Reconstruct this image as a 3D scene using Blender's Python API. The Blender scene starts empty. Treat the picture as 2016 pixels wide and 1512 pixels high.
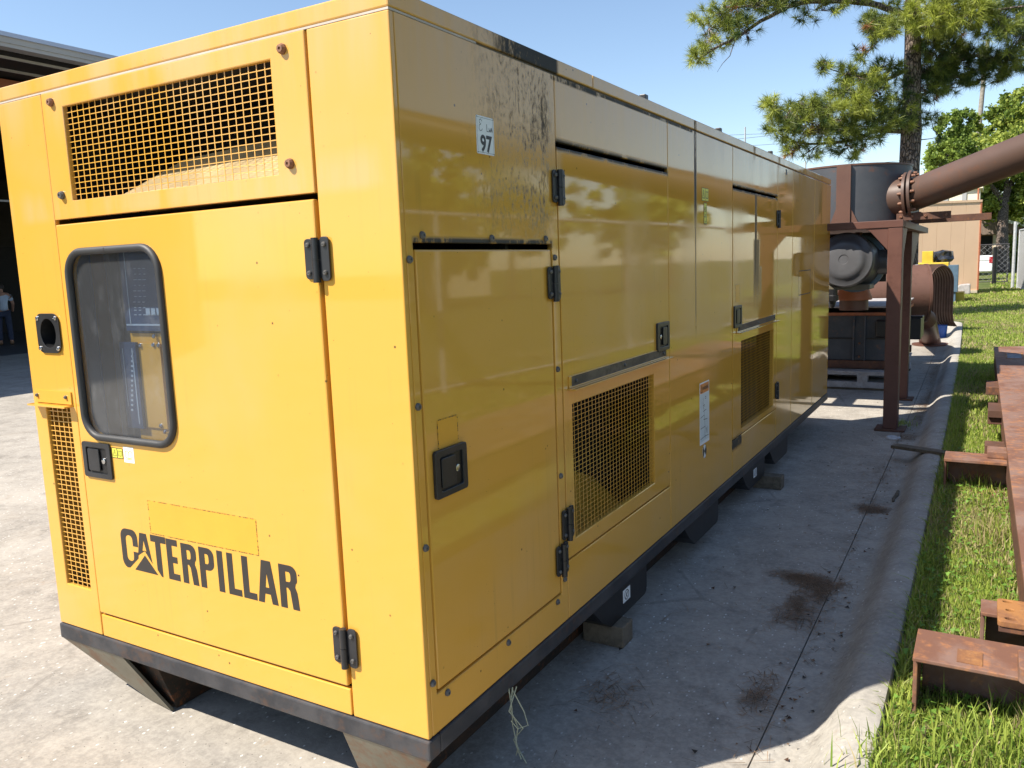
import bpy, bmesh, math, random
import numpy as np
from mathutils import Vector, Matrix, Euler
random.seed(7); rng = np.random.default_rng(7)
R = math.radians
SC = bpy.context.scene
COL = SC.collection

# ------------------------------------------------------------------ camera
F_PX = 1593.9
YAW, PITCH, ROLL = -0.5342, -0.1429, -0.0375
CAM = np.array([1.3694, -1.7585, 1.3688])
fw = np.array([math.sin(YAW)*math.cos(PITCH), math.cos(YAW)*math.cos(PITCH), math.sin(PITCH)])
r0 = np.array([math.cos(YAW), -math.sin(YAW), 0.0]); u0 = np.cross(r0, fw)
cR, sR = math.cos(ROLL), math.sin(ROLL)
rt = cR*r0 + sR*u0; up = -sR*r0 + cR*u0
cd = bpy.data.cameras.new('camera'); cam = bpy.data.objects.new('camera', cd); COL.objects.link(cam)
cam.matrix_world = Matrix(((rt[0], up[0], -fw[0], CAM[0]), (rt[1], up[1], -fw[1], CAM[1]), (rt[2], up[2], -fw[2], CAM[2]), (0, 0, 0, 1)))
cd.sensor_width = 36; cd.lens = F_PX/2016*36; cd.clip_start = 0.05; cd.clip_end = 3000
SC.camera = cam

# ------------------------------------------------------------------ sky, sun, exposure
SUNV = Vector((-0.545, -0.64, 1.0)).normalized()
w = bpy.data.worlds.new("World"); SC.world = w; w.use_nodes = True
nt = w.node_tree; bg = nt.nodes['Background']; sky = nt.nodes.new('ShaderNodeTexSky')
sky.sky_type = 'NISHITA'; sky.sun_disc = False
sky.sun_elevation = math.asin(SUNV.z); sky.sun_rotation = math.atan2(SUNV.x, SUNV.y)
sky.air_density = 1.0; sky.dust_density = 0.35; sky.ozone_density = 1.2
nt.links.new(sky.outputs[0], bg.inputs[0]); bg.inputs[1].default_value = 0.108
sd = bpy.data.lights.new('sun', 'SUN'); sd.energy = 5.0; sd.angle = R(0.53); sd.color = (1.0, 0.93, 0.82)
so = bpy.data.objects.new('sun', sd); COL.objects.link(so)
so.rotation_euler = SUNV.to_track_quat('Z', 'Y').to_euler(); so.location = (-20, -24, 40)
SC.view_settings.view_transform = 'Standard'; SC.view_settings.look = 'None'
SC.view_settings.gamma = 1; SC.view_settings.use_curve_mapping = False
SC.view_settings.exposure = 0.86

# ------------------------------------------------------------------ measuring helpers (picture point -> place in the yard)
def ray(u, v): return fw + rt*(u-1008)/F_PX - up*(v-756)/F_PX
def at(u, v, d): return CAM + ray(u, v)*d
def hit(u, v, ax, val):
    q = ray(u, v); return CAM + q*((val-CAM[ax])/q[ax])

# ------------------------------------------------------------------ materials
class N:
    def __init__(s, nt, k): s.nt = nt; s.k = k
    def _m(s, op, *a, clamp=False):
        n = s.nt.nodes.new('ShaderNodeMath'); n.operation = op; n.use_clamp = clamp
        for i, v in enumerate((s,)+a):
            if isinstance(v, N): s.nt.links.new(v.k, n.inputs[i])
            else: n.inputs[i].default_value = v
        return N(s.nt, n.outputs[0])
    def __add__(s, o): return s._m('ADD', o)
    def __sub__(s, o): return s._m('SUBTRACT', o)
    def __mul__(s, o): return s._m('MULTIPLY', o)
    def __truediv__(s, o): return s._m('DIVIDE', o)
    def pw(s, o): return s._m('POWER', o)
    def abs(s): return s._m('ABSOLUTE')
    def max(s, o): return s._m('MAXIMUM', o)
    def min(s, o): return s._m('MINIMUM', o)
    def inv(s): return (s*-1.0)+1.0
    def ss(s, a, b, lo=0.0, hi=1.0):
        n = s.nt.nodes.new('ShaderNodeMapRange'); n.interpolation_type = 'SMOOTHSTEP'
        s.nt.links.new(s.k, n.inputs[0])
        for i, v in enumerate((a, b, lo, hi)): n.inputs[i+1].default_value = v
        return N(s.nt, n.outputs[0])
class Mat:
    def __init__(s, name):
        s.m = bpy.data.materials.new(name); s.m.use_nodes = True; s.nt = s.m.node_tree
        s.b = s.nt.nodes['Principled BSDF']; s.out = s.nt.nodes['Material Output']
        g = s.nt.nodes.new('ShaderNodeNewGeometry'); s.P = g.outputs['Position']; s.Nn = g.outputs['Normal']
        sp = s.nt.nodes.new('ShaderNodeSeparateXYZ'); s.nt.links.new(s.P, sp.inputs[0])
        s.x, s.y, s.z = [N(s.nt, sp.outputs[i]) for i in range(3)]
    def vec(s, sx=1, sy=1, sz=1):
        n = s.nt.nodes.new('ShaderNodeVectorMath'); n.operation = 'MULTIPLY'; s.nt.links.new(s.P, n.inputs[0])
        n.inputs[1].default_value = (sx, sy, sz); return n.outputs[0]
    def noise(s, scale=5, detail=4, rough=.55, st=(1, 1, 1), dist=0):
        n = s.nt.nodes.new('ShaderNodeTexNoise'); s.nt.links.new(s.vec(*st), n.inputs['Vector'])
        n.inputs['Scale'].default_value = scale; n.inputs['Detail'].default_value = detail
        n.inputs['Roughness'].default_value = rough; n.inputs['Distortion'].default_value = dist
        return N(s.nt, n.outputs['Fac'])
    def vor(s, scale=5, feature='F1', st=(1, 1, 1), out='Distance'):
        n = s.nt.nodes.new('ShaderNodeTexVoronoi'); n.feature = feature; s.nt.links.new(s.vec(*st), n.inputs['Vector'])
        n.inputs['Scale'].default_value = scale; k = n.outputs[out]
        if out == 'Color':
            q = s.nt.nodes.new('ShaderNodeSeparateColor'); s.nt.links.new(k, q.inputs[0]); return N(s.nt, q.outputs[0])
        return N(s.nt, k)
    def col(s, c):
        n = s.nt.nodes.new('ShaderNodeRGB'); n.outputs[0].default_value = (*c, 1); return n.outputs[0]
    def mix(s, f, a, b):
        n = s.nt.nodes.new('ShaderNodeMix'); n.data_type = 'RGBA'
        if isinstance(f, N): s.nt.links.new(f.k, n.inputs[0])
        else: n.inputs[0].default_value = f
        for i, v in ((6, a), (7, b)):
            if isinstance(v, tuple): n.inputs[i].default_value = (*v, 1)
            else: s.nt.links.new(v, n.inputs[i])
        return n.outputs[2]
    def attr(s, nm):
        n = s.nt.nodes.new('ShaderNodeAttribute'); n.attribute_name = nm; return n.outputs['Color']
    def set(s, **k):
        for a, v in k.items():
            i = s.b.inputs[{'color': 'Base Color', 'rough': 'Roughness', 'metal': 'Metallic', 'spec': 'Specular IOR Level', 'coat': 'Coat Weight', 'ior': 'IOR', 'trans': 'Transmission Weight', 'alpha': 'Alpha', 'emi': 'Emission Color', 'emis': 'Emission Strength', 'crough': 'Coat Roughness'}[a]]
            if isinstance(v, N): s.nt.links.new(v.k, i)
            elif isinstance(v, tuple): i.default_value = (*v, 1)
            elif isinstance(v, (int, float)): i.default_value = v
            else: s.nt.links.new(v, i)
        return s
    def bump(s, h, strength=.3, dist=.01):
        n = s.nt.nodes.new('ShaderNodeBump'); n.inputs['Strength'].default_value = strength; n.inputs['Distance'].default_value = dist
        s.nt.links.new(h.k, n.inputs['Height']); s.nt.links.new(n.outputs[0], s.b.inputs['Normal']); return s

def simple(name, c, rough=.6, var=.15, scale=8, metal=0, bump=0, spec=.5):
    m = Mat(name); n = m.noise(scale, 5)
    m.set(color=m.mix(n.ss(.3, .7), tuple(a*(1-var) for a in c), tuple(min(1, a*(1+var)) for a in c)), rough=rough, metal=metal, spec=spec)
    if bump: m.bump(m.noise(scale*6, 4), bump, .004)
    return m.m

def paint_yellow():
    m = Mat('yellow_paint')
    yel, fad = (.675, .356, .058), (.62, .38, .16)
    n1 = m.noise(1.3, 4); n2 = m.noise(7, 5, st=(1, 1, .12))
    front = m.y.ss(.012, .03).inv()          # front skin of the housing
    side = m.x.ss(-.03, -.015)*front.inv()
    # chalky fading just under the roof and below the gaps, by rain run-off
    fade = (m.z.ss(1.75, 2.08)*n2.ss(.3, .65)*.75).max(n1.ss(.45, .75)*.38)
    fade = fade.max((m.z.ss(1.58, 1.62)*m.z.ss(1.64, 1.75).inv()*front*n2.ss(.3, .6))*.7)
    fade = fade.max(side*m.z.ss(1.50, 1.9)*m.y.ss(.4, .55)*m.y.ss(.95, 1.0).inv()*.55)
    c = m.mix(fade, yel, fad)
    # black algae and soot stains on the long side
    fine = m.noise(62, 6, .75, st=(1, 1, .55)); streak = m.noise(26, 4, .6, st=(1, 1, .05)); blot = m.noise(4.5, 4)
    band = side*m.y.ss(.28, .62)*m.y.ss(.84, .93).inv()*m.z.ss(1.38, 1.62)
    st1 = band*(fine*.95+streak*.30+blot*.45).ss(.80, 1.04)*.9
    st1 = st1.max(band*m.z.ss(1.6, 2.03)*(streak*.6+fine*.6+blot*.45).ss(.80, 1.05)*.8)
    roof = m.z.ss(2.042, 2.05)*m.x.ss(-.12, -.05)*m.y.ss(.40, .60)*m.y.ss(.945, .975).inv()*(fine*.45+blot*.4+m.y*.45).ss(.58, .76)
    stain = st1.max(roof)
    def line(y0, wd, z0, z1, amp=1.0, nz=.35):
        return ((m.y-y0+(streak-.5)*.02).abs()/wd).ss(.55, 1.25).inv()*m.z.ss(z0, z0+.25)*m.z.ss(z1-.012, z1).inv()*(streak+fine*nz).ss(.42, .62)*amp*side
    for a in ((2.545, .022, 1.45, 2.2, 1.), (2.545, .010, .9, 1.7, .6), (3.84, .10, 1.0, 1.795, .0), (3.80, .035, 1.95, 2.2, 1.), (3.87, .085, .98, 1.50, .75), (3.845, .030, 1.05, 1.8, .9), (3.96, .06, .96, 1.32, .5), (3.85, .05, 1.70, 1.81, .9), (4.53, .04, 1.97, 2.2, .9)):
        if a[4]: stain = stain.max(line(*a))
    edge = (fine*.5+m.noise(9, 3)*.5)
    def hz(y0, y1, z0, h=.02):
        return side*m.y.ss(y0-.01, y0+.01)*m.y.ss(y1-.01, y1+.01).inv()*((m.z-z0).abs()/h).ss(.5, 1.4).inv()*edge.ss(.35, .5)
    for a in ((.05, .88, 1.447, .016), (.93, 2.12, 1.802, .022), (3.28, 4.49, 1.803, .022), (.9, 1.3, 2.035, .012), (1.3, 2.5, 2.036, .008), (3.27, 3.5, .2, .04)):
        stain = stain.max(hz(*a))
    # rain dirt fans under the grilles, fly specks
    spk = m.vor(14).ss(.035, .075).inv()*m.noise(3, 2).ss(.45, .6)
    spk = spk.max(m.vor(31).ss(.03, .06).inv()*m.noise(4, 2).ss(.48, .6))
    run = (front+side).min(1.)*m.noise(40, 3, .6, st=(1, 1, .02)).ss(.52, .72)*m.noise(2.2, 3).ss(.45, .72)*.34
    c = m.mix(run, c, (.40, .25, .06))
    c = m.mix(stain.max(spk*.85).min(1.), c, (.022, .019, .014))
    ro = (stain*.55)+(fade*.25)+.02+m.noise(3, 3)*.04
    m.set(color=c, rough=ro.min(.8), spec=.58)
    wv = m.noise(1.15, 1, .3, st=(1, 1, .8))+m.noise(60, 2)*.0035
    m.bump(wv, .30, .006)
    return m.m

def concrete(name, a=(.38, .345, .30), b=(.225, .205, .18), spk=1.0):
    m = Mat(name)
    n = m.noise(.9, 6, .65); n2 = m.noise(5, 6, .7); n3 = m.noise(45, 5, .7)
    st = m.noise(1.8, 5, .7, st=(1, .35, 1), dist=.6)
    c = m.mix((n*.5+n2*.5).ss(.35, .66), b, a)
    c = m.mix(st.ss(.55, .72)*.5, c, (.20, .165, .125))
    c = m.mix(m.noise(2.6, 5, .7).ss(.56, .70)*.55, c, (.13, .115, .10)); c = m.mix(m.noise(3.3, 6, .75, st=(1, .7, 1)).ss(.60, .72)*.5, c, (.27, .18, .11))
    c = m.mix(n3.ss(.35, .7)*.35, c, (.52, .48, .41))
    sh = m.vor(44, st=(1, .6, 1)).ss(.12, .2).inv()*m.vor(44, out='Color', st=(1, .6, 1)).ss(.62, .64)*n.ss(.4, .6, .3, 1.)
    bk = m.vor(48).ss(.08, .15).inv()*m.vor(48, out='Color').ss(.74, .76)
    c = m.mix(sh*.85*spk, c, (.85, .84, .80)); c = m.mix(bk*.8*spk, c, (.06, .055, .05))
    cr = m.vor(.42, 'DISTANCE_TO_EDGE', st=(1, 1, 1)); cr = (cr+(n2-.5)*.02).ss(.0015, .005).inv()*n.ss(.45, .55)
    c = m.mix(cr*.28, c, (.10, .085, .07))
    m.set(color=c, rough=.9, spec=.3); m.bump(n3*.6+n2*.5+bk.inv()*.3, .5, .004); return m.m

def rust_mat(name, a, b, c3, scale=6, rough=.75, mask=(.4, .62), bump=.35):
    m = Mat(name); n = m.noise(scale, 6, .65, st=(1, .6, 1)); n2 = m.noise(scale*4.5, 5, .7); n3 = m.noise(scale*.35, 3)
    c = m.mix(n.ss(*mask), a, b); c = m.mix((n2*.6+n3*.4).ss(.5, .64)*.7, c, c3)
    m.set(color=c, rough=rough, spec=.35); m.bump(n2+n*.5, bump, .004); return m.m

M = {}
M['yellow'] = paint_yellow()
M['yellow_in'] = simple('ochre_paint', (.62, .33, .035), .35)
M['concrete'] = concrete('concrete_yard')
M['kerb'] = concrete('kerb_concrete', (.40, .375, .335), (.25, .235, .21), 1.)
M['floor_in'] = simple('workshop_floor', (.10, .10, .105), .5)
M['blackp'] = simple('black_paint', (.010, .010, .011), .42, .3)
M['blacks'] = simple('satin_black_hinge', (.020, .021, .024), .36, .25)
M['edgelight'] = simple('worn_edge_highlight', (.50, .43, .36), .6, .1)  # highlight of the worn roof edge put into a pale colour
M['ductm'] = simple('dusty_tan_duct', (.46, .33, .15), .7, .2, 5)
M['rubber'] = simple('rubber_gasket', (.030, .030, .031), .55, .2)
M['frame'] = rust_mat('weathered_black_frame', (.030, .031, .036), (.055, .054, .058), (.085, .050, .035), 5, .5, (.4, .6), .1)
M['skid'] = rust_mat('bronze_grey_skid', (.17, .155, .115), (.13, .115, .08), (.16, .065, .025), 4, .45, (.45, .7), .1)
M['skiddark'] = rust_mat('dark_rusty_skid', (.022, .018, .014), (.05, .028, .016), (.20, .065, .018), 7)
M['bolt'] = simple('grey_bolt', (.10, .095, .09), .4, .3, 60)
M['boltr'] = simple('rusty_bolt', (.20, .09, .05), .6, .4, 60)
M['chrome'] = simple('bright_steel', (.6, .6, .6), .22, .1, metal=1)
M['zinc'] = simple('galvanised_steel', (.42, .43, .44), .5, .15, 14)
M['white'] = simple('white_print', (.78, .79, .78), .4, .04)
M['paperblue'] = simple('pale_sticker', (.60, .66, .68), .4, .05)
M['ink'] = simple('black_print', (.028, .024, .022), .45, .1)
M['letter'] = simple('dark_brown_lettering', (.028, .024, .022), .42, .1)
M['labely'] = simple('yellow_label', (.72, .70, .08), .4, .05)
M['orange'] = simple('orange_label', (.65, .22, .05), .4, .08)
M['panel'] = simple('navy_panel', (.030, .052, .095), .3, .2)
M['tan'] = simple('tan_foil', (.17, .135, .095), .35, .25, 3)
M['navyst'] = simple('slate_tape', (.06, .075, .10), .35, .3, 12)
M['key'] = simple('grey_key', (.35, .40, .42), .4, .05)
M['sat'] = simple('unfaded_yellow', (.69, .345, .036), .2, .03)
M['browns'] = rust_mat('red_brown_primer', (.110, .048, .035), (.135, .060, .043), (.085, .036, .024), 3, .5, (.4, .7), .06)
M['brownp'] = rust_mat('brown_pipe_paint', (.092, .056, .042), (.108, .064, .048), (.13, .06, .035), 2.5, .48, (.4, .7), .05)
M['browno'] = rust_mat('orange_primer', (.36, .12, .05), (.42, .15, .07), (.25, .09, .05), 3, .5)
M['brownl'] = rust_mat('faded_red_brown', (.135, .070, .050), (.115, .058, .042), (.09, .045, .032), 2, .45, (.4, .7), .05)
M['drum'] = rust_mat('grey_steel_with_rust', (.060, .064, .073), (.085, .088, .096), (.17, .07, .04), 2.2, .45, (.3, .7), .1)
M['drums'] = rust_mat('heat_blued_steel', (.055, .062, .075), (.09, .095, .105), (.22, .105, .055), 2.6, .5, (.35, .65), .1)
M['rust'] = rust_mat('rusty_plate', (.165, .078, .050), (.215, .13, .10), (.38, .16, .06), 4.5, .7)
M['rust2'] = rust_mat('dark_rusty_steel', (.09, .045, .03), (.125, .06, .04), (.22, .09, .035), 7, .75)
M['rustor'] = rust_mat('orange_rust_block', (.33, .15, .05), (.20, .09, .045), (.42, .22, .09), 9, .75)
M['rustgap'] = rust_mat('bare_blue_steel', (.20, .22, .25), (.15, .16, .19), (.3, .12, .04), 14)
M['canister'] = simple('black_plastic', (.075, .075, .08), .38, .1)
M['archm'] = simple('ribbed_brown_sheet', (.10, .055, .038), .5, .2)
M['wood'] = rust_mat('weathered_wood', (.17, .135, .095), (.11, .09, .065), (.07, .06, .04), 9, .85)
M['pallet'] = rust_mat('grey_pallet_wood', (.42, .40, .40), (.33, .31, .30), (.26, .24, .22), 9, .85)
M['tansh'] = simple('tan_siding', (.72, .50, .33), .6, .03, 1.5)
M['cream'] = simple('cream_siding', (.78, .68, .52), .6, .03, 1.5)
M['redtrim'] = simple('red_brown_trim', (.42, .14, .07), .6)
M['slate'] = simple('slate_blue_paint', (.085, .14, .20), .45, .1)
M['gold'] = simple('old_yellow_paint', (.62, .43, .04), .45, .15, 3)
M['tyre'] = simple('tyre_rubber', (.03, .03, .03), .8)
M['carwhite'] = simple('white_car_paint', (.78, .79, .80), .2, .02)
M['tail'] = simple('red_lamp_lens', (.35, .02, .03), .2)
M['fascia'] = simple('grey_fascia', (.36, .355, .35), .5, .05, 1)
M['fasciab'] = simple('pale_blue_gutter', (.40, .47, .62), .4, .04, 1)
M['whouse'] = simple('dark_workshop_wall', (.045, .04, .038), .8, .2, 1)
M['brick'] = simple('orange_brown_beam', (.33, .12, .06), .7, .1, 1)
M['brickh'] = simple('brown_brick', (.30, .18, .12), .85, .2, 9)
M['roofh'] = simple('shingle_roof', (.20, .15, .12), .9, .2, 7)
M['pole'] = simple('weathered_pole', (.26, .235, .20), .9, .2, 6)
M['wire'] = simple('dark_wire', (.10, .10, .11), .6)
M['string'] = simple('hemp_string', (.35, .36, .25), .8)
M['skin'] = simple('skin', (.36, .20, .14), .55, .05)
M['hair'] = simple('dark_hair', (.03, .022, .018), .7)
M['shirt'] = simple('pale_blue_shirt', (.42, .50, .60), .85, .06)
M['jeans'] = simple('navy_trousers', (.03, .04, .075), .85, .15)
M['boots'] = simple('tan_boots', (.20, .12, .07), .7)
M['bag'] = simple('black_plastic_sheet', (.03, .034, .045), .18, .2)
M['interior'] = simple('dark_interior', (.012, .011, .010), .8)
def bark():
    m = Mat('pine_bark'); v = m.vor(15, 'DISTANCE_TO_EDGE', st=(1, 1, .35)); n = m.noise(14, 5)
    m.set(color=m.mix((v+(n-.5)*.1).ss(.0, .16), (.035, .028, .024), m.mix(n.ss(.4, .6), (.20, .15, .125), (.28, .225, .19))), rough=.95, spec=.2)
    m.bump(v.ss(0, .25)+n*.3, .9, .04); return m.m
M['bark'] = bark()
def tinted(name, rough=.55, spec=.3, sub=0.0):
    m = Mat(name); n = m.noise(3, 3)
    a = m.attr('tint'); m.set(color=a, rough=rough, spec=spec)
    tr = m.nt.nodes.new('ShaderNodeBsdfTranslucent'); m.nt.links.new(a, tr.inputs[0])
    mx = m.nt.nodes.new('ShaderNodeMixShader'); mx.inputs[0].default_value = sub
    m.nt.links.new(m.b.outputs[0], mx.inputs[1]); m.nt.links.new(tr.outputs[0], mx.inputs[2]); m.nt.links.new(mx.outputs[0], m.out.inputs[0])
    return m.m
M['blade'] = tinted('grass_blades', .5, .3, .35)
M['leaf'] = tinted('tree_leaves', .45, .35, .35)
M['needle'] = tinted('pine_needle', .45, .4, .2)
def lawn():
    m = Mat('lawn_soil'); n = m.noise(1.1, 5, .6); n2 = m.noise(14, 6, .7); n3 = m.noise(70, 4, .7)
    c = m.mix((n*.45+n2*.55).ss(.38, .62), (.075, .115, .022), (.16, .165, .06)); c = m.mix(n3.ss(.4, .65)*.7, c, (.06, .085, .02))
    c = m.mix(n.ss(.56, .7)*.6, c, (.27, .21, .12))
    m.set(color=c, rough=.95, spec=.15); m.bump(n3+n2, .8, .03); return m.m
M['lawn'] = lawn()
def glassm():
    m = Mat('scratched_plastic_pane'); nt = m.nt
    tr = nt.nodes.new('ShaderNodeBsdfTransparent'); tr.inputs[0].default_value = (.80, .85, .92, 1)
    sc = m.noise(14, 6, .7, st=(1, 1, .5)).ss(.5, .8); sp = m.vor(90).ss(.03, .06).inv()*m.vor(90, out='Color').ss(.90, .92)
    m.set(color=(.55, .55, .55), rough=.12, spec=.7)
    mx = nt.nodes.new('ShaderNodeMixShader'); f = ((sc*.08)+.05+sp*.5).min(1.)
    nt.links.new(f.k, mx.inputs[0]); nt.links.new(tr.outputs[0], mx.inputs[1]); nt.links.new(m.b.outputs[0], mx.inputs[2])
    gl = nt.nodes.new('ShaderNodeBsdfGlossy'); gl.inputs['Roughness'].default_value = .06
    fr = nt.nodes.new('ShaderNodeLayerWeight'); fr.inputs[0].default_value = .5
    fr2 = (N(nt, fr.outputs['Facing']).pw(4.)*.9+.035).min(1.)
    mx2 = nt.nodes.new('ShaderNodeMixShader'); nt.links.new(fr2.k, mx2.inputs[0]); nt.links.new(mx.outputs[0], mx2.inputs[1]); nt.links.new(gl.outputs[0], mx2.inputs[2])
    nt.links.new(mx2.outputs[0], m.out.inputs[0]); return m.m
M['pane'] = glassm()

# ------------------------------------------------------------------ mesh helpers
ROOT = {}
def tag(o, label=None, cat=None, group=None, kind=None):
    if label: o['label'] = label
    if cat: o['category'] = cat
    if group: o['group'] = group
    if kind: o['kind'] = kind
    return o
def thing(name, loc, label, cat, group=None):
    o = bpy.data.objects.new(name, None); o.empty_display_size = .1; COL.objects.link(o); o.location = loc
    ROOT[o] = Vector(loc); return tag(o, label, cat, group)
class MB:
    def __init__(s): s.v = []; s.f = []
    def add(s, vs, fs):
        k = len(s.v); s.v += [tuple(map(float, p)) for p in vs]; s.f += [tuple(i+k for i in f) for f in fs]; return s
    def box(s, x0, x1, y0, y1, z0, z1):
        return s.add([(x0, y0, z0), (x1, y0, z0), (x1, y1, z0), (x0, y1, z0), (x0, y0, z1), (x1, y0, z1), (x1, y1, z1), (x0, y1, z1)],
                     [(0, 3, 2, 1), (4, 5, 6, 7), (0, 1, 5, 4), (1, 2, 6, 5), (2, 3, 7, 6), (3, 0, 4, 7)])
    def hexa(s, p): return s.add(p, [(0, 3, 2, 1), (4, 5, 6, 7), (0, 1, 5, 4), (1, 2, 6, 5), (2, 3, 7, 6), (3, 0, 4, 7)])
    def bar(s, a, b, w, h, upv=(0, 0, 1)):
        a, b = Vector(a), Vector(b); d = (b-a).normalized(); sd = d.cross(Vector(upv))
        if sd.length < 1e-4: sd = d.cross(Vector((0, 1, 0)))
        sd.normalize(); u = sd.cross(d); P = []
        for q in (a, b):
            for i, j in ((-1, -1), (1, -1), (1, 1), (-1, 1)): P.append(q+sd*(w/2*i)+u*(h/2*j))
        return s.add(P, [(0, 1, 2, 3), (7, 6, 5, 4), (0, 4, 5, 1), (1, 5, 6, 2), (2, 6, 7, 3), (3, 7, 4, 0)])
    def tube(s, pts, rad, n=8, caps=True):
        pts = [Vector(p) for p in pts]; rad = rad if hasattr(rad, '__len__') else [rad]*len(pts)
        rings = []; ref = None
        for i, p in enumerate(pts):
            d = (pts[min(i+1, len(pts)-1)]-pts[max(i-1, 0)])
            if d.length < 1e-9: d = Vector((0, 0, 1))
            d.normalize()
            if ref is None: ref = d.orthogonal().normalized()
            ref = (ref-d*ref.dot(d)); ref = ref.normalized() if ref.length > 1e-6 else d.orthogonal().normalized()
            b = d.cross(ref); rings.append([p+(ref*math.cos(t)+b*math.sin(t))*rad[i] for t in [2*math.pi*k/n for k in range(n)]])
        V = [q for r_ in rings for q in r_]; Fs = []
        for i in range(len(pts)-1):
            for k in range(n):
                a = i*n+k; b = i*n+(k+1) % n; Fs.append((a, b, b+n, a+n))
        if caps: Fs.append(tuple(range(n-1, -1, -1))); Fs.append(tuple(range((len(pts)-1)*n, len(pts)*n)))
        return s.add(V, Fs)
    def lathe(s, c, axis, prof, n=32):
        """prof: list of (distance along axis, radius)"""
        c = Vector(c); a = Vector(axis).normalized(); e = a.orthogonal().normalized(); b = a.cross(e)
        V = []; Fs = []
        for d, r_ in prof:
            for k in range(n):
                t = 2*math.pi*k/n; V.append(c+a*d+(e*math.cos(t)+b*math.sin(t))*max(r_, 1e-4))
        for i in range(len(prof)-1):
            for k in range(n):
                q = i*n+k; w_ = i*n+(k+1) % n; Fs.append((q, w_, w_+n, q+n))
        return s.add(V, Fs)
def fin(o, mat, bevel=0, smooth=False, seg=2):
    if mat is not None: o.data.materials.append(mat)
    if smooth:
        o.data.shade_smooth() if hasattr(o.data, 'shade_smooth') else None
        try: o.data.set_sharp_from_angle(angle=R(38))
        except Exception: pass
    if bevel:
        b = o.modifiers.new('bevel', 'BEVEL'); b.width = bevel; b.segments = seg; b.limit_method = 'ANGLE'; b.angle_limit = R(35)
    return o
def part(name, mb, mat, parent=None, bevel=0, smooth=False, loc=None, fixn=True):
    """one mesh object; world coordinates in, local coordinates out"""
    root = ROOT[parent] if parent is not None else Vector(loc if loc is not None else (0, 0, 0))
    me = bpy.data.meshes.new(name); me.from_pydata([(p[0]-root.x, p[1]-root.y, p[2]-root.z) for p in mb.v], [], mb.f)
    if fixn:
        bm = bmesh.new(); bm.from_mesh(me); bmesh.ops.recalc_face_normals(bm, faces=bm.faces); bm.to_mesh(me); bm.free()
    me.update(); o = bpy.data.objects.new(name, me); COL.objects.link(o)
    if parent is not None: o.parent = parent
    else: o.location = root
    ROOT[o] = root
    return fin(o, mat, bevel, smooth)
def clone(o, parent, loc, rot=None):
    """a copy of a small part sharing its mesh, loc in world coordinates"""
    c = o.copy(); COL.objects.link(c); c.parent = parent
    c.location = Vector(loc)-ROOT[parent]
    if rot is not None: c.rotation_euler = rot
    return c
def plate(name, loops, O, U, V, th, mat, parent=None, bevel=0, loc=None, both=True):
    """flat piece with outline loops[0] and holes loops[1:], 2-D (a,b) -> O+a*U+b*V, thickness th against U x V"""
    O, U, V = Vector(O), Vector(U), Vector(V); Nn = U.cross(V).normalized()
    bm = bmesh.new(); edges = []
    for lp in loops:
        vs = [bm.verts.new(O+U*a+V*b) for a, b in lp]
        edges += [bm.edges.new((vs[i], vs[(i+1) % len(vs)])) for i in range(len(vs))]
    bmesh.ops.triangle_fill(bm, edges=edges, use_beauty=True, use_dissolve=False, normal=Nn)
    bmesh.ops.dissolve_limit(bm, angle_limit=.01, verts=bm.verts, edges=[e for e in bm.edges if len(e.link_faces) == 2])
    if th:
        r_ = bmesh.ops.extrude_face_region(bm, geom=list(bm.faces))
        bmesh.ops.translate(bm, vec=-Nn*th, verts=[g for g in r_['geom'] if isinstance(g, bmesh.types.BMVert)])
    bmesh.ops.recalc_face_normals(bm, faces=bm.faces)
    root = ROOT[parent] if parent is not None else Vector(loc if loc is not None else (0, 0, 0))
    bmesh.ops.translate(bm, vec=-root, verts=bm.verts)
    me = bpy.data.meshes.new(name); bm.to_mesh(me); bm.free(); o = bpy.data.objects.new(name, me); COL.objects.link(o)
    if parent is not None: o.parent = parent
    else: o.location = root
    ROOT[o] = root
    return fin(o, mat, bevel)
def rect(a0, a1, b0, b1): return [(a0, b0), (a1, b0), (a1, b1), (a0, b1)]
def rrect(a0, a1, b0, b1, r_, n=6):
    L = []
    for cx, cy, t0 in ((a1-r_, b0+r_, -90), (a1-r_, b1-r_, 0), (a0+r_, b1-r_, 90), (a0+r_, b0+r_, 180)):
        for k in range(n+1):
            t = R(t0+90*k/n); L.append((cx+r_*math.cos(t), cy+r_*math.sin(t)))
    return L
def circ(cx, cy, r_, n=20, ry=None): return [(cx+r_*math.cos(2*math.pi*k/n), cy+(ry or r_)*math.sin(2*math.pi*k/n)) for k in range(n)]
FR = ((0, 0, 0), (1, 0, 0), (0, 0, 1))     # front face frame: a = x, b = z, outward -y
SD = ((0, 0, 0), (0, 1, 0), (0, 0, 1))     # long side frame: a = y, b = z, outward +x
def fplate(name, loops, mat, parent, th=.02, off=0., bevel=0): return plate(name, loops, (0, -off, 0), (1, 0, 0), (0, 0, 1), th, mat, parent, bevel)
def splate(name, loops, mat, parent, th=.02, off=0., bevel=0): return plate(name, loops, (off, 0, 0), (0, 1, 0), (0, 0, 1), th, mat, parent, bevel)
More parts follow.
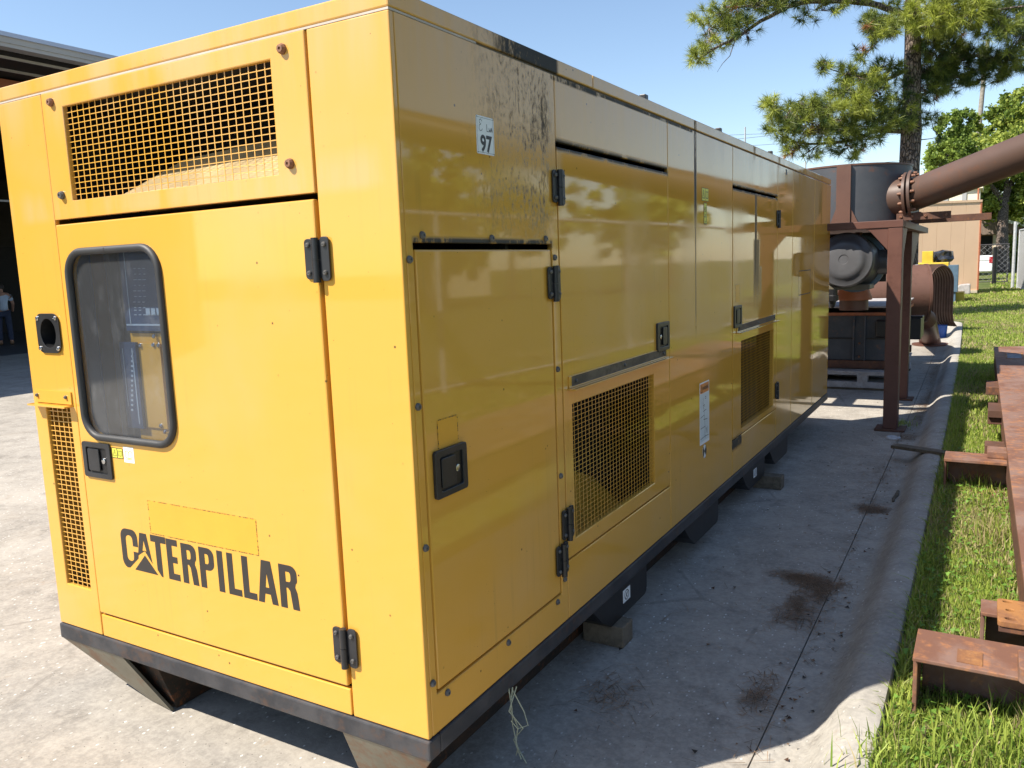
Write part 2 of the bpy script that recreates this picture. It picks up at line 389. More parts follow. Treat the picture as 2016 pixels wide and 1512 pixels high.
def npmesh(name, V, T, mat, tint=None, parent=None):
    me = bpy.data.meshes.new(name); n = len(V); t = len(T)
    me.vertices.add(n); me.vertices.foreach_set('co', np.ascontiguousarray(V, np.float32).ravel())
    me.loops.add(t*3); me.loops.foreach_set('vertex_index', np.ascontiguousarray(T, np.int32).ravel())
    me.polygons.add(t); me.polygons.foreach_set('loop_start', np.arange(0, t*3, 3, dtype=np.int32))
    me.polygons.foreach_set('loop_total', np.full(t, 3, np.int32)) if bpy.app.version < (4, 0, 0) else None
    if tint is not None:
        a = me.attributes.new('tint', 'FLOAT_COLOR', 'POINT'); c = np.ones((n, 4), np.float32); c[:, :3] = tint; a.data.foreach_set('color', c.ravel())
    me.update(calc_edges=True); me.validate()
    o = bpy.data.objects.new(name, me); COL.objects.link(o); me.materials.append(mat)
    if parent is not None:
        o.parent = parent; o.location = -ROOT[parent]
    return o

# ------------------------------------------------------------------ setting: ground, kerb, lawn
G = -.32
def kx(y): return -.00065*max(0, min(y, 18))**2
ter = MB().add([(-900, -900, -.5), (900, -900, -.5), (900, 900, -.5), (-900, 900, -.5)], [(0, 1, 2, 3)])
tag(part('ground', ter, M['lawn']), kind='structure')
ys = [-40]+[y for y in np.arange(0, 18.6, 1.0)]
yard = MB(); n = len(ys); V = []
for y in ys: V += [(-70, y, G), (.733+kx(y), y, G)]
V += [(-70, 20.4, G), (.1, 20.4, G)]
V2 = [(a, b, -.48) for a, b, c in V]; nn = len(V)
Fc = [(2*i, 2*i+1, 2*i+3, 2*i+2) for i in range(nn//2-1)]
rim = [2*i+1 for i in range(nn//2)]
Fc += [(rim[i], rim[i+1], rim[i+1]+nn, rim[i]+nn) for i in range(len(rim)-1)]
yard.add(V+V2, Fc)
tag(part('concrete_yard', yard, M['concrete'], fixn=False), kind='structure')
prof = [(.738, -.48), (.738, -.322), (.86, -.318), (.895, -.305), (.93, -.272), (.965, -.225), (1.0, -.196), (1.04, -.184), (1.10, -.182), (1.112, -.186), (1.118, -.20), (1.118, -.48)]
path = [(y, kx(y), 0.) for y in [-40.]+list(np.arange(0, 18.3, .6))]
kb = MB(); rings = []
for y, sx, _ in path:
    rings.append([(px+sx+.006*math.sin(y*1.7)*0, y, pz) for px, pz in prof])
cx0, cy0 = -.15, 18.2            # the kerb turns left at its far end
for k in range(1, 9):
    t = R(k*11.25); rings.append([(cx0+(px+kx(18.2)-cx0)*math.cos(t), cy0+(px+kx(18.2)-cx0)*math.sin(t), pz) for px, pz in prof])
rings.append([(-7, cy0+(px+kx(18.2)-cx0), pz) for px, pz in prof])
P_ = len(prof)
kb.add([q for r_ in rings for q in r_], [(i*P_+j, i*P_+j+1, (i+1)*P_+j+1, (i+1)*P_+j) for i in range(len(rings)-1) for j in range(P_-1)])
tag(part('kerb', kb, M['kerb'], smooth=True), kind='structure')
LZ = -.215
lp = [(1.116+kx(y), y) for y in [-40.]+list(np.arange(0, 18.3, .6))]
for k in range(1, 9):
    t = R(k*11.25); rr = 1.116+kx(18.2)-cx0; lp.append((cx0+rr*math.cos(t), cy0+rr*math.sin(t)))
lp += [(-7, cy0+rr), (-90, cy0+rr), (-90, 300), (300, 300), (300, -40)]
tag(plate('lawn', [lp], (0, 0, LZ), (1, 0, 0), (0, 1, 0), .2, M['lawn']), kind='structure')

def blades(xy, h, wd, cols, z0=LZ, lean=.6):
    n = len(xy); a = rng.uniform(0, 2*np.pi, n); la = rng.uniform(0, 2*np.pi, n); hh = h*rng.uniform(.5, 1.25, n)
    ln = np.abs(rng.normal(0, lean, n)); d = np.stack([np.cos(la), np.sin(la)], 1); s = np.stack([np.cos(a), np.sin(a)], 1)*(wd*rng.uniform(.6, 1.3, n))[:, None]/2
    b0 = np.c_[xy-s, np.full(n, z0-.01)]; b1 = np.c_[xy+s, np.full(n, z0-.01)]
    mid = xy+d*(hh*ln*.35)[:, None]; mz = z0+hh*.55/np.sqrt(1+ln*ln*.3)
    m0 = np.c_[mid-s*.8, mz]; m1 = np.c_[mid+s*.8, mz]; tp = np.c_[xy+d*(hh*ln)[:, None], z0+hh/np.sqrt(1+ln*ln)]
    V = np.stack([b0, b1, m0, m1, tp], 1).reshape(-1, 3); k = np.arange(n)[:, None]*5
    T = np.concatenate([k+[0, 1, 3], k+[0, 3, 2], k+[2, 3, 4]], 0)
    c = np.repeat(cols, 5, 0); return V, T, c
def gcols(n, xy, dry=.3):
    ph = np.sin(xy[:, 0]*5.1+1.3)*np.cos(xy[:, 1]*3.7)+np.sin(xy[:, 1]*1.3+xy[:, 0]*2.2)*.8+rng.normal(0, .55, n)
    t = rng.uniform(0, 1, n)[:, None]; g = np.array([[.17, .26, .035]])*(1-t)+np.array([[.42, .49, .10]])*t
    y = rng.uniform(.7, 1.15, n)[:, None]*np.array([[.46, .38, .20]])
    m = ((ph > 1.0-dry*2.2) & (rng.uniform(0, 1, n) < .5)) | (rng.uniform(0, 1, n) < .10); g[m] = y[m]; return g
def scatter(n, x0, x1, y0, y1, cond=None):
    xy = np.stack([rng.uniform(x0, x1, n), rng.uniform(y0, y1, n)], 1)
    k = xy[:, 0] > 1.125-.00065*np.clip(xy[:, 1], 0, 18)**2+rng.uniform(0, .015, n)
    if cond is not None: k |= cond(xy)
    return xy[k]
Vs = []; Ts = []; Cs = []; off = 0
def addb(r_):
    global off
    V, T, c = r_; Vs.append(V); Ts.append(T+off); Cs.append(c); off += len(V)
for (n, x0, x1, y0, y1, h, wd, dry) in ((30000, 1.08, 2.1, .3, 2.4, .036, .0045, .42), (38000, 1.05, 2.2, 2.2, 6.0, .042, .006, .38), (34000, 1.0, 2.7, 6, 13, .05, .009, .3), (26000, .85, 3.4, 13, 22, .055, .014, .3), (22000, -.4, 4., 19.8, 36, .06, .022, .25),
                                       (14000, 2.1, 6, -1, 14, .06, .02, .4), (10000, 1.4, 9, 30, 60, .10, .05, .2)):
    xy = scatter(n, x0, x1, y0, y1, (lambda q: q[:, 1] > 19.7) if y0 > 15 else None); addb(blades(xy, h, wd, gcols(len(xy), xy, dry)))
# longer tufts along the kerb edge and round the steel
yy = rng.uniform(.4, 12, 7000); xx = 1.125-.00065*yy**2+np.abs(rng.normal(0, .035, 7000)); xy = np.stack([xx, yy], 1)
g = gcols(7000, xy, .02); addb(blades(xy, .07, .006, g, lean=.9))
for cx_, cy_, n in ((1.35, 4.5, 500), (1.6, 1.2, 350), (1.4, 1.0, 250), (1.2, .75, 300), (1.75, .9, 500), (1.5, 4.75, 400), (1.45, 9.5, 500), (1.47, 3.3, 400), (.66, 7.0, 160)):
    xy = np.stack([rng.normal(cx_, .07, n), rng.normal(cy_, .1, n)], 1); z0 = LZ if cx_ > 1 else G
    addb(blades(xy, .11 if cx_ > 1 else .05, .006, gcols(n, xy, .05), z0=z0, lean=.6))
tag(npmesh('grass', np.concatenate(Vs), np.concatenate(Ts), M['blade'], np.concatenate(Cs)), kind='stuff')
# broad clover leaves among the grass near the camera
n = 3500; xy = scatter(n, 1.12, 2.0, .3, 5.5); n = len(xy); a = rng.uniform(0, 6.28, n); rr_ = rng.uniform(.007, .016, n); zz = LZ+rng.uniform(.01, .05, n)
c0 = np.c_[xy, zz]; tl = rng.normal(0, .5, (n, 3)); V = []
for k in range(3):
    V.append(c0+np.c_[np.cos(a+k*2.09)*rr_, np.sin(a+k*2.09)*rr_, tl[:, k]*rr_])
V = np.stack(V, 1).reshape(-1, 3); T = np.arange(n*3).reshape(-1, 3); cc = np.repeat(np.array([[.14, .26, .04]])*rng.uniform(.7, 1.4, n)[:, None], 3, 0)
tag(npmesh('clover', V, T, M['blade'], cc), kind='stuff')

# pine straw and litter on the concrete
def litter(name, spots, n_each, L, cols):
    V = []; C_ = []
    for cx_, cy_, sx_, sy_, k in spots:
        m = int(n_each*k); p = np.stack([rng.normal(cx_, sx_, m), rng.normal(cy_, sy_, m)], 1)
        a = rng.uniform(0, 2*np.pi, m); l = rng.uniform(.4, 1, m)*L/2; d = np.stack([np.cos(a), np.sin(a)], 1)*l[:, None]; s = np.stack([-np.sin(a), np.cos(a)], 1)*.0014
        z = G+.004+np.abs(rng.normal(0, .006, m)); x = p[:, 0]; z += np.clip((x-.9)*1.1, 0, .13)
        for q in (p-d-s, p-d+s, p+d): V.append(np.c_[q, z])
        C_.append(np.repeat(np.array(cols)[rng.integers(0, len(cols), m)], 1, 0))
    Vv = []; 
    for i in range(0, len(V), 3): Vv.append(np.stack(V[i:i+3], 1).reshape(-1, 3))
    Vv = np.concatenate(Vv); T = np.arange(len(Vv)).reshape(-1, 3); return npmesh(name, Vv, T, M['blade'], np.repeat(np.concatenate(C_), 3, 0))
tag(litter('pine_straw', [(.66, 2.48, .08, .05, .5), (.58, 2.53, .07, .03, .35), (.70, 2.36, .02, .05, .2), (.64, 2.05, .05, .08, .25), (.62, 2.22, .03, .1, .2), (.76, 3.93, .05, .05, .5), (.75, 6.35, .08, .10, .4), (.80, 7.6, .06, .6, 1.4), (.86, 8.8, .05, .5, 1.6), (.80, 11, .10, .8, 3.0), (.72, 13.5, .15, 1.2, 2.6), (.15, 1.0, .06, .08, .12), (.70, 4.9, .1, .3, .2), (.3, 2.6, .5, 1.5, .25), (.74, 3, .03, 3, .5), (.45, 5, .4, 1.5, .15), (.66, 1.25, .03, .10, .18)], 900, .12,
           [(.24, .17, .11), (.33, .22, .14), (.15, .10, .065), (.38, .25, .16)]), kind='stuff')
# leaf flakes
n = 260; p = np.stack([rng.uniform(-.1, .9, n), rng.uniform(.6, 9, n)], 1); p[:110, 0] = rng.normal(.78, .06, 110); a = rng.uniform(0, 6.28, n); s = rng.uniform(.004, .014, n)
n = 520; p = np.stack([rng.uniform(-.1, .95, n), rng.uniform(.6, 12, n)], 1); p[:340, 0] = rng.normal(.80, .07, 340); a = rng.uniform(0, 6.28, n); s = rng.uniform(.004, .013, n)
V = np.stack([np.c_[p+np.stack([np.cos(a+k*2.2)*s, np.sin(a+k*2.2)*s], 1), G+.004+rng.uniform(0, .008, n)] for k in range(3)], 1).reshape(-1, 3)
pc = np.array([(.10, .055, .035), (.05, .04, .03), (.22, .12, .06), (.4, .38, .33)])[rng.integers(0, 4, n)]
tag(npmesh('leaf_litter', V, np.arange(n*3).reshape(-1, 3), M['blade'], np.repeat(pc, 3, 0)), kind='stuff')

# ------------------------------------------------------------------ the generator housing
GEN = thing('generator', (-.93, 3.4, G), 'long yellow steel generator enclosure with mesh grilles and black hinges, standing on the concrete', 'generator')
W_, L_, ZT, ZR = 1.860, 6.790, 2.042, 2.100
Y = M['yellow']; bvl = .0035
# front skin
fplate('corner_panel', [rect(-W_, -1.581, 0, ZT), rect(-1.784, -1.626, .178, .903), rrect(-1.755, -1.640, 1.125, 1.248, .04)], Y, GEN, bevel=bvl)
part('gap_shade_strip', MB().box(-.31, -.284, .032, .036, .0, 1.6), M['ink'], GEN)  # dark strip added behind the door gap to keep it from glowing
gp = fplate('grille_panel', [rect(-1.575, -.297, 1.600, ZT), rect(-1.453, -.434, 1.662, 1.983)], Y, GEN, off=.003, bevel=bvl)
door = fplate('front_door', [rect(-1.574, -.303, .098, 1.583), rrect(-1.522, -1.012, .805, 1.482, .085)], Y, GEN, th=.03, off=.004, bevel=.005)
fplate('sill_panel', [rect(-1.574, -.297, 0, .088)], Y, GEN, bevel=bvl)
fplate('corner_panel', [rect(-.290, 0, 0, ZT)], Y, GEN, bevel=.004)
# long side skin
fr1 = splate('door_frame_panel', [rect(.0205, .926, 0, ZT), rect(.052, .876, .120, 1.446)], Y, GEN, bevel=bvl)
d1 = splate('side_door', [rect(.060, .869, .128, 1.428)], Y, GEN, th=.03, off=-.001, bevel=.006)
splate('upper_panel', [rect(.932, 2.112, 1.812, ZT)], Y, GEN, bevel=bvl)
d2 = splate('side_door', [rect(.934, 2.108, .238, 1.795), rect(1.006, 1.889, .305, .838)], Y, GEN, th=.03, off=.001, bevel=.004)
splate('sill_panel', [rect(.932, 2.112, 0, .230)], Y, GEN, bevel=bvl)
splate('side_panel', [rect(2.118, 3.272, 0, ZT)], Y, GEN, bevel=.004)
splate('upper_panel', [rect(3.279, 4.490, 1.812, ZT)], Y, GEN, bevel=bvl)
d3 = splate('side_door', [rect(3.281, 4.486, .232, 1.796), rect(3.480, 4.395, .268, .842)], Y, GEN, th=.03, off=.001, bevel=.004)
splate('sill_panel', [rect(3.279, 4.490, 0, .224)], Y, GEN, bevel=bvl)
splate('side_panel', [rect(4.497, 5.027, 0, ZT)], Y, GEN, bevel=.004)
splate('side_panel', [rect(5.034, 5.955, 0, ZT)], Y, GEN, bevel=.006)
splate('side_panel', [rect(5.962, L_, 0, ZT)], Y, GEN, bevel=.006)
part('back_panel', MB().box(-W_, -W_+.02, .021, L_, 0, ZT), Y, GEN)
mb = MB().box(-W_+.021, -.021, L_-.02, L_, 0, .12).box(-.045, -.021, L_-.021, L_-.001, .121, 1.999).box(-W_+.021, -W_+.12, L_-.021, L_-.001, .121, 1.999)
part('open_end_frame', mb, Y, GEN)  # unseen frame of the open end, added to let sunlight through
# roof: capping pieces with folded rims; far end left open, an unseen gap shaped to pass sunlight
rb = [0, 1.262, 2.54, 3.80, 4.53, 5.50]
for i in range(len(rb)-1):
    y0, y1 = rb[i]+(.002 if i else -.001), rb[i+1]-.002
    part('roof_panel', MB().box(-W_-.001, .001, y0, y1, ZT+.007, ZR), Y, GEN, bevel=.005)
part('roof_rail', MB().box(-.06, .001, 5.502, 6.0, ZT+.007, ZR).box(-.06, .001, 6.003, L_, ZT+.007, ZR), Y, GEN, bevel=.008)
part('roof_rail', MB().box(-W_, -W_+.06, 5.502, L_, ZT+.007, ZR), Y, GEN, bevel=.008)
part('roof_edge_strip', MB().box(-W_+.001, -.001, .0005, .42, ZT+.0005, ZT+.0065), M['edgelight'], GEN); part('roof_edge_strip', MB().box(-W_+.006, -.006, .4205, 5.5, ZT+.0005, ZT+.0065), M['wood'], GEN)  # pale strip paints the worn edge's highlight, dark strip the gap beyond
for px, pz in (((0, 1.9)), ((0, 3.1)), ((0, 4.4))):
    part('roof_lug', MB().box(-.05, -.02, pz-.02, pz+.02, ZR, ZR+.03), M['blackp'], GEN, bevel=.003)
# inside: near-black floor, partitions and sheets added to keep the hollow dark
part('inner_floor', MB().box(-W_+.022, -.022, .04, L_-.03, .01, .03), M['interior'], GEN)
part('shade_partition', MB().box(-W_+.022, -.045, .62, .64, .031, ZT-.01), M['interior'], GEN)
part('shade_partition', MB().box(-W_+.022, -.045, 5.38, 5.40, .031, ZT-.01), M['interior'], GEN)
part('shade_sheet', MB().box(-1.8, -.05, .05, .61, ZT-.03, ZT-.02), M['interior'], GEN); part('shade_sheet', MB().box(-1.57, -1.56, .05, .61, 1.6, ZT-.031), M['interior'], GEN); part('shade_sheet', MB().box(-1.555, -.05, .58, .59, 1.6, ZT-.031), M['interior'], GEN)  # near-black sheets added so the upper grille looks shaded inside
part('shade_sheet', MB().box(-.20, -.19, .05, .575, 1.6, ZT-.031), M['interior'], GEN)  # another added sheet shading the upper grille
part('air_duct', MB().hexa([(-1.38, .035, 1.625), (-.30, .035, 1.625), (-.30, .45, 1.625), (-1.38, .45, 1.625), (-1.30, .05, 1.655), (-.30, .05, 1.665), (-.30, .26, 1.845), (-1.14, .24, 1.80)]), M['ductm'], GEN, bevel=.01)
part('baffle', MB().hexa([(-.55, 1.05, .10), (-.10, 1.05, .12), (-.10, 1.9, .10), (-.55, 1.9, .10), (-.5, 1.05, .62), (-.34, 1.05, .62), (-.34, 1.9, .30), (-.5, 1.9, .30)]), M['yellow_in'], GEN)
part('grille_shade_sheet', MB().box(-.37, -.36, .66, 5.36, .031, 2.0), M['interior'], GEN); part('engine_block', MB().box(-1.5, -.5, 1.2, 4.6, .031, 1.35), M['interior'], GEN)  # first piece is a dark sheet added so the side grilles look unlit
def grille(name, ax, a0, a1, b0, b1, na, nb, wd, off, parent):
    m_ = MB(); pa = (a1-a0)/na; pb = (b1-b0)/nb; t = .0014
    for i in range(1, na):
        a = a0+pa*i
        m_.box(a-wd/2, a+wd/2, off, off+t, b0-.01, b1+.01) if ax == 'f' else m_.box(-off-t, -off, a-wd/2, a+wd/2, b0-.01, b1+.01)
    for i in range(1, nb):
        b = b0+pb*i
        m_.box(a0-.01, a1+.01, off+.0003, off+t-.0003, b-wd/2*.8, b+wd/2*.75) if ax == 'f' else m_.box(-off-t+.0003, -off-.0003, a0-.01, a1+.01, b-wd/2*.8, b+wd/2*.75)
    return tag(part(name, m_, Y, parent, fixn=False), kind='stuff')
grille('grille_mesh', 'f', -1.453, -.434, 1.662, 1.983, 30, 16, .0036, .008, GEN)
grille('grille_mesh', 'f', -1.784, -1.626, .178, .903, 5, 37, .0042, .008, GEN)
grille('grille_mesh', 's', 1.006, 1.889, .305, .838, 26, 29, .0026, .010, GEN)
grille('grille_mesh', 's', 3.480, 4.395, .268, .842, 26, 30, .0026, .010, GEN)
# bolts
def bolt_mesh(r_, h, mat, name='bolt'):
    m_ = MB().lathe((0, 0, 0), (0, 0, 1), [(0, r_), (h*.45, r_), (h, r_*.72), (h*1.02, r_*.30), (h*.75, r_*.28), (h*.7, 0)], 10)
    me = bpy.data.meshes.new(name); me.from_pydata(m_.v, [], m_.f); me.materials.append(mat); return me
BM = {'side': bolt_mesh(.0112, .009, M['bolt']), 'front': bolt_mesh(.0150, .014, M['bolt']), 'rusty': bolt_mesh(.0150, .014, M['boltr']), 'small': bolt_mesh(.0075, .007, M['bolt']), 'bright': bolt_mesh(.0085, .006, M['chrome']), 'flange': bolt_mesh(.020, .05, M['boltr'])}
FROT, SROT = (R(90), 0, 0), (0, R(90), 0)
def bolt(kind, loc, face, parent):
    o = bpy.data.objects.new('bolt', BM[kind]); COL.objects.link(o); o.parent = parent; o.location = Vector(loc)-ROOT[parent]; o.rotation_euler = FROT if face == 'f' else SROT; return o
for x, z, k in ((-1.513, 2.005, 'rusty'), (-.38, 2.003, 'rusty'), (-1.509, 1.684, 'front'), (-.382, 1.688, 'rusty')): bolt(k, (x, -.003, z), 'f', gp)
for u, v in ((830, 463), (967, 469), (1073, 470), (805, 511), (1091, 507), (822, 801), (837, 1079), (1097, 727), (1103, 937), (851, 1345), (880, 1363), (1000, 1265), (1097, 1185), (1111, 1140)):
    p = hit(u, v, 0, 0.); bolt('side', (0, p[1], p[2]), 's', fr1)
# hinges and latches
def hinge(face, a, b, parent, sc=1.0, hw=.047, hh=.064):
    T = (lambda p, q, o: (p, -o, q)) if face == 'f' else (lambda p, q, o: (o, p, q))
    pl = fplate if face == 'f' else splate
    o1 = pl('hinge', [rrect(a-hw, a-.013, b-hh+.006, b+hh-.006, .012, 4)], M['blacks'], parent, th=.006, off=.010, bevel=.0015)
    root = o1
    o2 = pl('hinge_leaf', [rrect(a+.013, a+hw, b-hh, b+hh-.002, .012, 4)], M['blacks'], o1, th=.006, off=.010, bevel=.0015)
    part('hinge_pin', MB().tube([T(a, b-hh-.004, .014), T(a, b-.004, .014)], .0115, 12).tube([T(a, b-.002, .014), T(a, b+hh-.004, .014)], .0112, 12).add([T(a-.014, b-hh+.01, .009), T(a+.014, b-hh+.01, .009), T(a+.014, b+hh-.01, .009), T(a-.014, b+hh-.01, .009)], [(0, 1, 2, 3)]), M['blacks'], o1, smooth=True)
    for i in (-1, 1):
        for j in (-1, 1): bolt('small', T(a+i*.031, b+j*.040, .010), face, o1)
    return root
hinge('f', -.300, 1.414, door); hinge('f', -.298, .233, door)
def hs(u, v): p = hit(u, v, 0, 0.); return p[1], p[2]
hinge('s', .929, 1.652, d2); hinge('s', .872, 1.308, d1); hinge('s', .929, .388, d2); hinge('s', .874, .262, d1)
hinge('s', 4.489, 1.652, d3); hinge('s', 4.489, .372, d3)
def latch(face, a0, a1, b0, b1, parent, paddle, key):
    T = (lambda p, q, o: (p, -o, q)) if face == 'f' else (lambda p, q, o: (o, p, q)); pl = fplate if face == 'f' else splate
    aw, bw = a1-a0, b1-b0; o0 = .004
    fr = pl('latch', [rrect(a0, a1, b0, b1, .010, 3), rrect(a0+aw*.14, a1-aw*.14, b0+bw*.14, b1-bw*.14, .008, 3)], M['blacks'], parent, th=.012, off=o0+.008, bevel=.002)
    pl('latch_cup', [rect(a0+aw*.10, a1-aw*.10, b0+bw*.10, b1-bw*.10)], M['blackp'], fr, th=.001, off=o0+.001)
    pl('latch_paddle', [rrect(a0+aw*paddle[0], a0+aw*paddle[1], b0+bw*.2, b0+bw*.82, .006, 3)], M['blacks'], fr, th=.006, off=o0+.009, bevel=.002)
    if key is not None: part('lock_cylinder', MB().lathe(T(a0+aw*key, b0+bw*.5, o0), (0, -1, 0) if face == 'f' else (1, 0, 0), [(0, .011), (.006, .011), (.007, .009), (.007, 0)], 14), M['chrome'], fr, smooth=True)
    return fr
latch('f', -1.556, -1.386, .648, .783, door, (.2, .60), .72)
latch('s', .088, .252, .706, .850, d1, (.18, .62), .70)
latch('s', 1.925, 2.092, .940, 1.078, d2, (.42, .78), .28)
latch('s', 3.290, 3.462, .940, 1.078, d3, (.28, .72), None)
# filler recess on the left corner panel
rc = fplate('inlet_flange', [rrect(-1.772, -1.622, 1.112, 1.262, .035), circ(-1.697, 1.187, .050, 20, .056)], M['blackp'], GEN, th=.004, off=.007, bevel=.0015)
part('inlet_cup', MB().lathe((-1.697, .0, 1.187), (0, 1, 0), [(-.006, .056), (.02, .053), (.09, .050), (.092, 0)], 24), M['blackp'], rc, smooth=True)
part('inlet_nipple', MB().lathe((-1.662, .035, 1.187), (-1, -.3, 0), [(0, .012), (.014, .012), (.014, .006), (.004, .005), (.004, 0)], 12), M['zinc'], rc)
for i in (-1, 1):
    for j in (-1, 1): bolt('bright', (-1.697+i*.058, -.007, 1.187+j*.057), 'f', rc)
# small rain hoods
hd = part('rain_hood', MB().hexa([(-1.835, -.001, .918), (-1.600, -.001, .918), (-1.600, 0, .965), (-1.835, 0, .965), (-1.835, -.006, .918), (-1.600, -.006, .918), (-1.600, -.005, .965), (-1.835, -.005, .965)]).box(-1.845, -1.598, -.036, -.001, .908, .914), Y, GEN)
for x in (-1.82, -1.63): bolt('small', (x, -.006, .945), 'f', hd)
def drip(y0, y1, z, parent):
    o = part('drip_rail', MB().box(.0015, .006, y0, y1, z+.006, z+.052).box(.0015, .038, y0-.01, y1+.01, z, z+.0055), Y, parent, bevel=.001)
    part('drip_rail_dirt', MB().box(.0062, .0068, y0+.02, y1-.01, z+.012, z+.05), M['wood'], o)
    for k in (.05, .5, .95): bolt('small', (.007, y0+(y1-y0)*k, z+.03), 's', o)
drip(.975, 2.06, .898, d2); drip(3.36, 4.43, .902, d3)
# window in the front door
wc = rrect(-1.522, -1.012, .805, 1.482, .085, 8)
gk = part('window_gasket', MB().tube([(a, -.006, b) for a, b in wc]+[(wc[0][0], -.006, wc[0][1])], .0135, 10, caps=False), M['rubber'], door, smooth=True)
part('gasket_joint', MB().tube([(-1.285, -.006, 1.4815), (-1.280, -.006, 1.4815)], .0142, 10), M['ink'], gk)
fplate('window_pane', [rrect(-1.521, -1.013, .806, 1.481, .084, 8)], M['pane'], door, th=.003, off=-.004)
# control cubicle behind the pane
def fpx(u0, v0, u1, v1, y):
    a = hit(u0, (v0+v1)/2, 1, y)[0]; b = hit(u1, (v0+v1)/2, 1, y)[0]; c = hit((u0+u1)/2, v1, 1, y)[2]; d = hit((u0+u1)/2, v0, 1, y)[2]; return a, b, c, d
cb = part('control_cubicle', MB().box(-1.57, -.70, .19, .20, .60, 1.58), M['tan'], GEN)
def inpl(name, u0, v0, u1, v1, y, mat, par, th=.01):
    a, b, c, d = fpx(u0, v0, u1, v1, y); return part(name, MB().box(a, b, y, y+th, c, d), mat, par, bevel=.001)
inpl('dark_strip', 158, 470, 192, 880, .18, M['navyst'], cb, .008)
inpl('divider', 222, 470, 232, 880, .150, M['tan'], cb, .03)
cp = inpl('control_panel', 240, 478, 372, 652, .110, M['panel'], cb, .02)
for a in ((249, 488, 250.5, 640), (249, 638, 345, 641.5)): inpl('trim_line', *a, .1085, M['key'], cp, .001)
for i in range(6): inpl('key', 287+i*10.5, 607, 295+i*10.5, 621, .1085, M['key'], cp, .001)
for j in range(8):
    for i in range(3): inpl('legend', 262+i*9+(j % 2)*2, 528+j*11, 262+i*9+5+(j % 3), 529.3+j*11, .1085, M['key'], cp, .0008)
for j in range(2):
    for i in range(9): inpl('legend', 264+i*9, 610+j*9, 264+i*9+5, 611.6+j*9, .1085, M['key'], cp, .0008) if i < 2 or j else None
pc_ = inpl('ochre_cover', 268, 657, 420, 880, .125, M['sat'], cb, .02)
pc2 = inpl('ochre_cover', 276, 676, 322, 842, .118, M['sat'], cb, .006)
for u, v in ((277, 680), (303, 679), (313, 680), (283, 838), (318, 838), (326, 850), (304, 662)):
    p = hit(u, v, 1, .118); bolt('bright', (p[0], .117, p[2]), 'f', pc_)
rl = inpl('relay_strip', 243, 674, 274, 842, .105, M['panel'], cb, .012)
for j in range(13): inpl('terminal', 258, 690+j*9.6, 262, 694+j*9.6, .1035, M['key'], rl, .001)
inpl('trim_line', 246, 686, 247.5, 800, .1035, M['key'], rl, .001); inpl('trim_line', 266, 686, 268, 834, .1035, M['key'], rl, .001)
# ---- lettering on the door (drawn letter by letter)
LB, LT = .311, .457
def arcp(cx, cy, rx, ry, t0, t1, n=6): return [(cx+rx*math.cos(R(t0+(t1-t0)*k/n)), cy+ry*math.sin(R(t0+(t1-t0)*k/n))) for k in range(n+1)]
def letterP(x, w_=.075, s=.029, h=None):
    h = h or LT; r_ = .036; zb = LB+.066
    out = [(x, LB), (x+s, LB), (x+s, zb)]+arcp(x+w_-.030, zb+.026, .030, .026, -90, 0)+arcp(x+w_-.030, h-.026, .030, .026, 0, 90)+[(x, h)]
    inn = [(x+s, zb+.022)]+arcp(x+w_-.034, zb+.034, .008, .012, -90, 0, 3)+arcp(x+w_-.034, h-.034, .008, .012, 0, 90, 3)+[(x+s, h-.022)]
    return [out, inn]
def letterR(x, w_=.078, s=.029):
    h = LT; zb = LB+.066
    out = [(x, LB), (x+s, LB), (x+s, zb+.004), (x+s+.008, zb+.004)]+[(x+w_-.033, zb-.006), (x+w_-.029, LB+.03), (x+w_-.025, LB), (x+w_+.004, LB), (x+w_+.001, LB+.035), (x+w_-.002, zb-.008), (x+w_-.010, zb+.010)]+arcp(x+w_-.030, zb+.034, .030, .020, -40, 0, 4)+arcp(x+w_-.030, h-.026, .030, .026, 0, 90)+[(x, h)]
    inn = [(x+s, zb+.024)]+arcp(x+w_-.036, zb+.036, .008, .012, -90, 0, 3)+arcp(x+w_-.036, h-.034, .008, .012, 0, 90, 3)+[(x+s, h-.022)]
    return [out, inn]
def letterA(x, w_=.09):
    m = x+w_/2; return [[(x, LB), (x+.027, LB), (x+.033, LB+.032), (x+w_-.033, LB+.032), (x+w_-.027, LB), (x+w_, LB), (m+.021, LT), (m-.021, LT)], [(x+.037, LB+.054), (x+w_-.037, LB+.054), (m, LT-.042)]]
def letterL(x): return [[(x, LB), (x+.063, LB), (x+.063, LB+.023), (x+.028, LB+.023), (x+.028, LT), (x, LT)]]
def letterE(x): return [[(x, LB), (x+.062, LB), (x+.062, LB+.024), (x+.029, LB+.024), (x+.029, LB+.064), (x+.055, LB+.064), (x+.055, LB+.087), (x+.029, LB+.087), (x+.029, LT-.018), (x+.060, LT-.018), (x+.060, LT+.005), (x, LT+.005)]]
xc = -1.3845
C_ = [[(-1.288, .404)]+arcp(-1.318, .437, .030, .030, 0, 90)+arcp(-1.354, .435, .032, .032, 90, 180)+arcp(-1.352, .348, .034, .034, 180, 250, 5)+[(-1.348, .317), (-1.292, .361), (-1.289, .383), (-1.317, .383), (-1.317, .366)]+arcp(-1.337, .360, .020, .016, 0, -180, 6)[1:]+arcp(-1.337, .428, .020, .016, 180, 0, 6)+[(-1.317, .404)]]
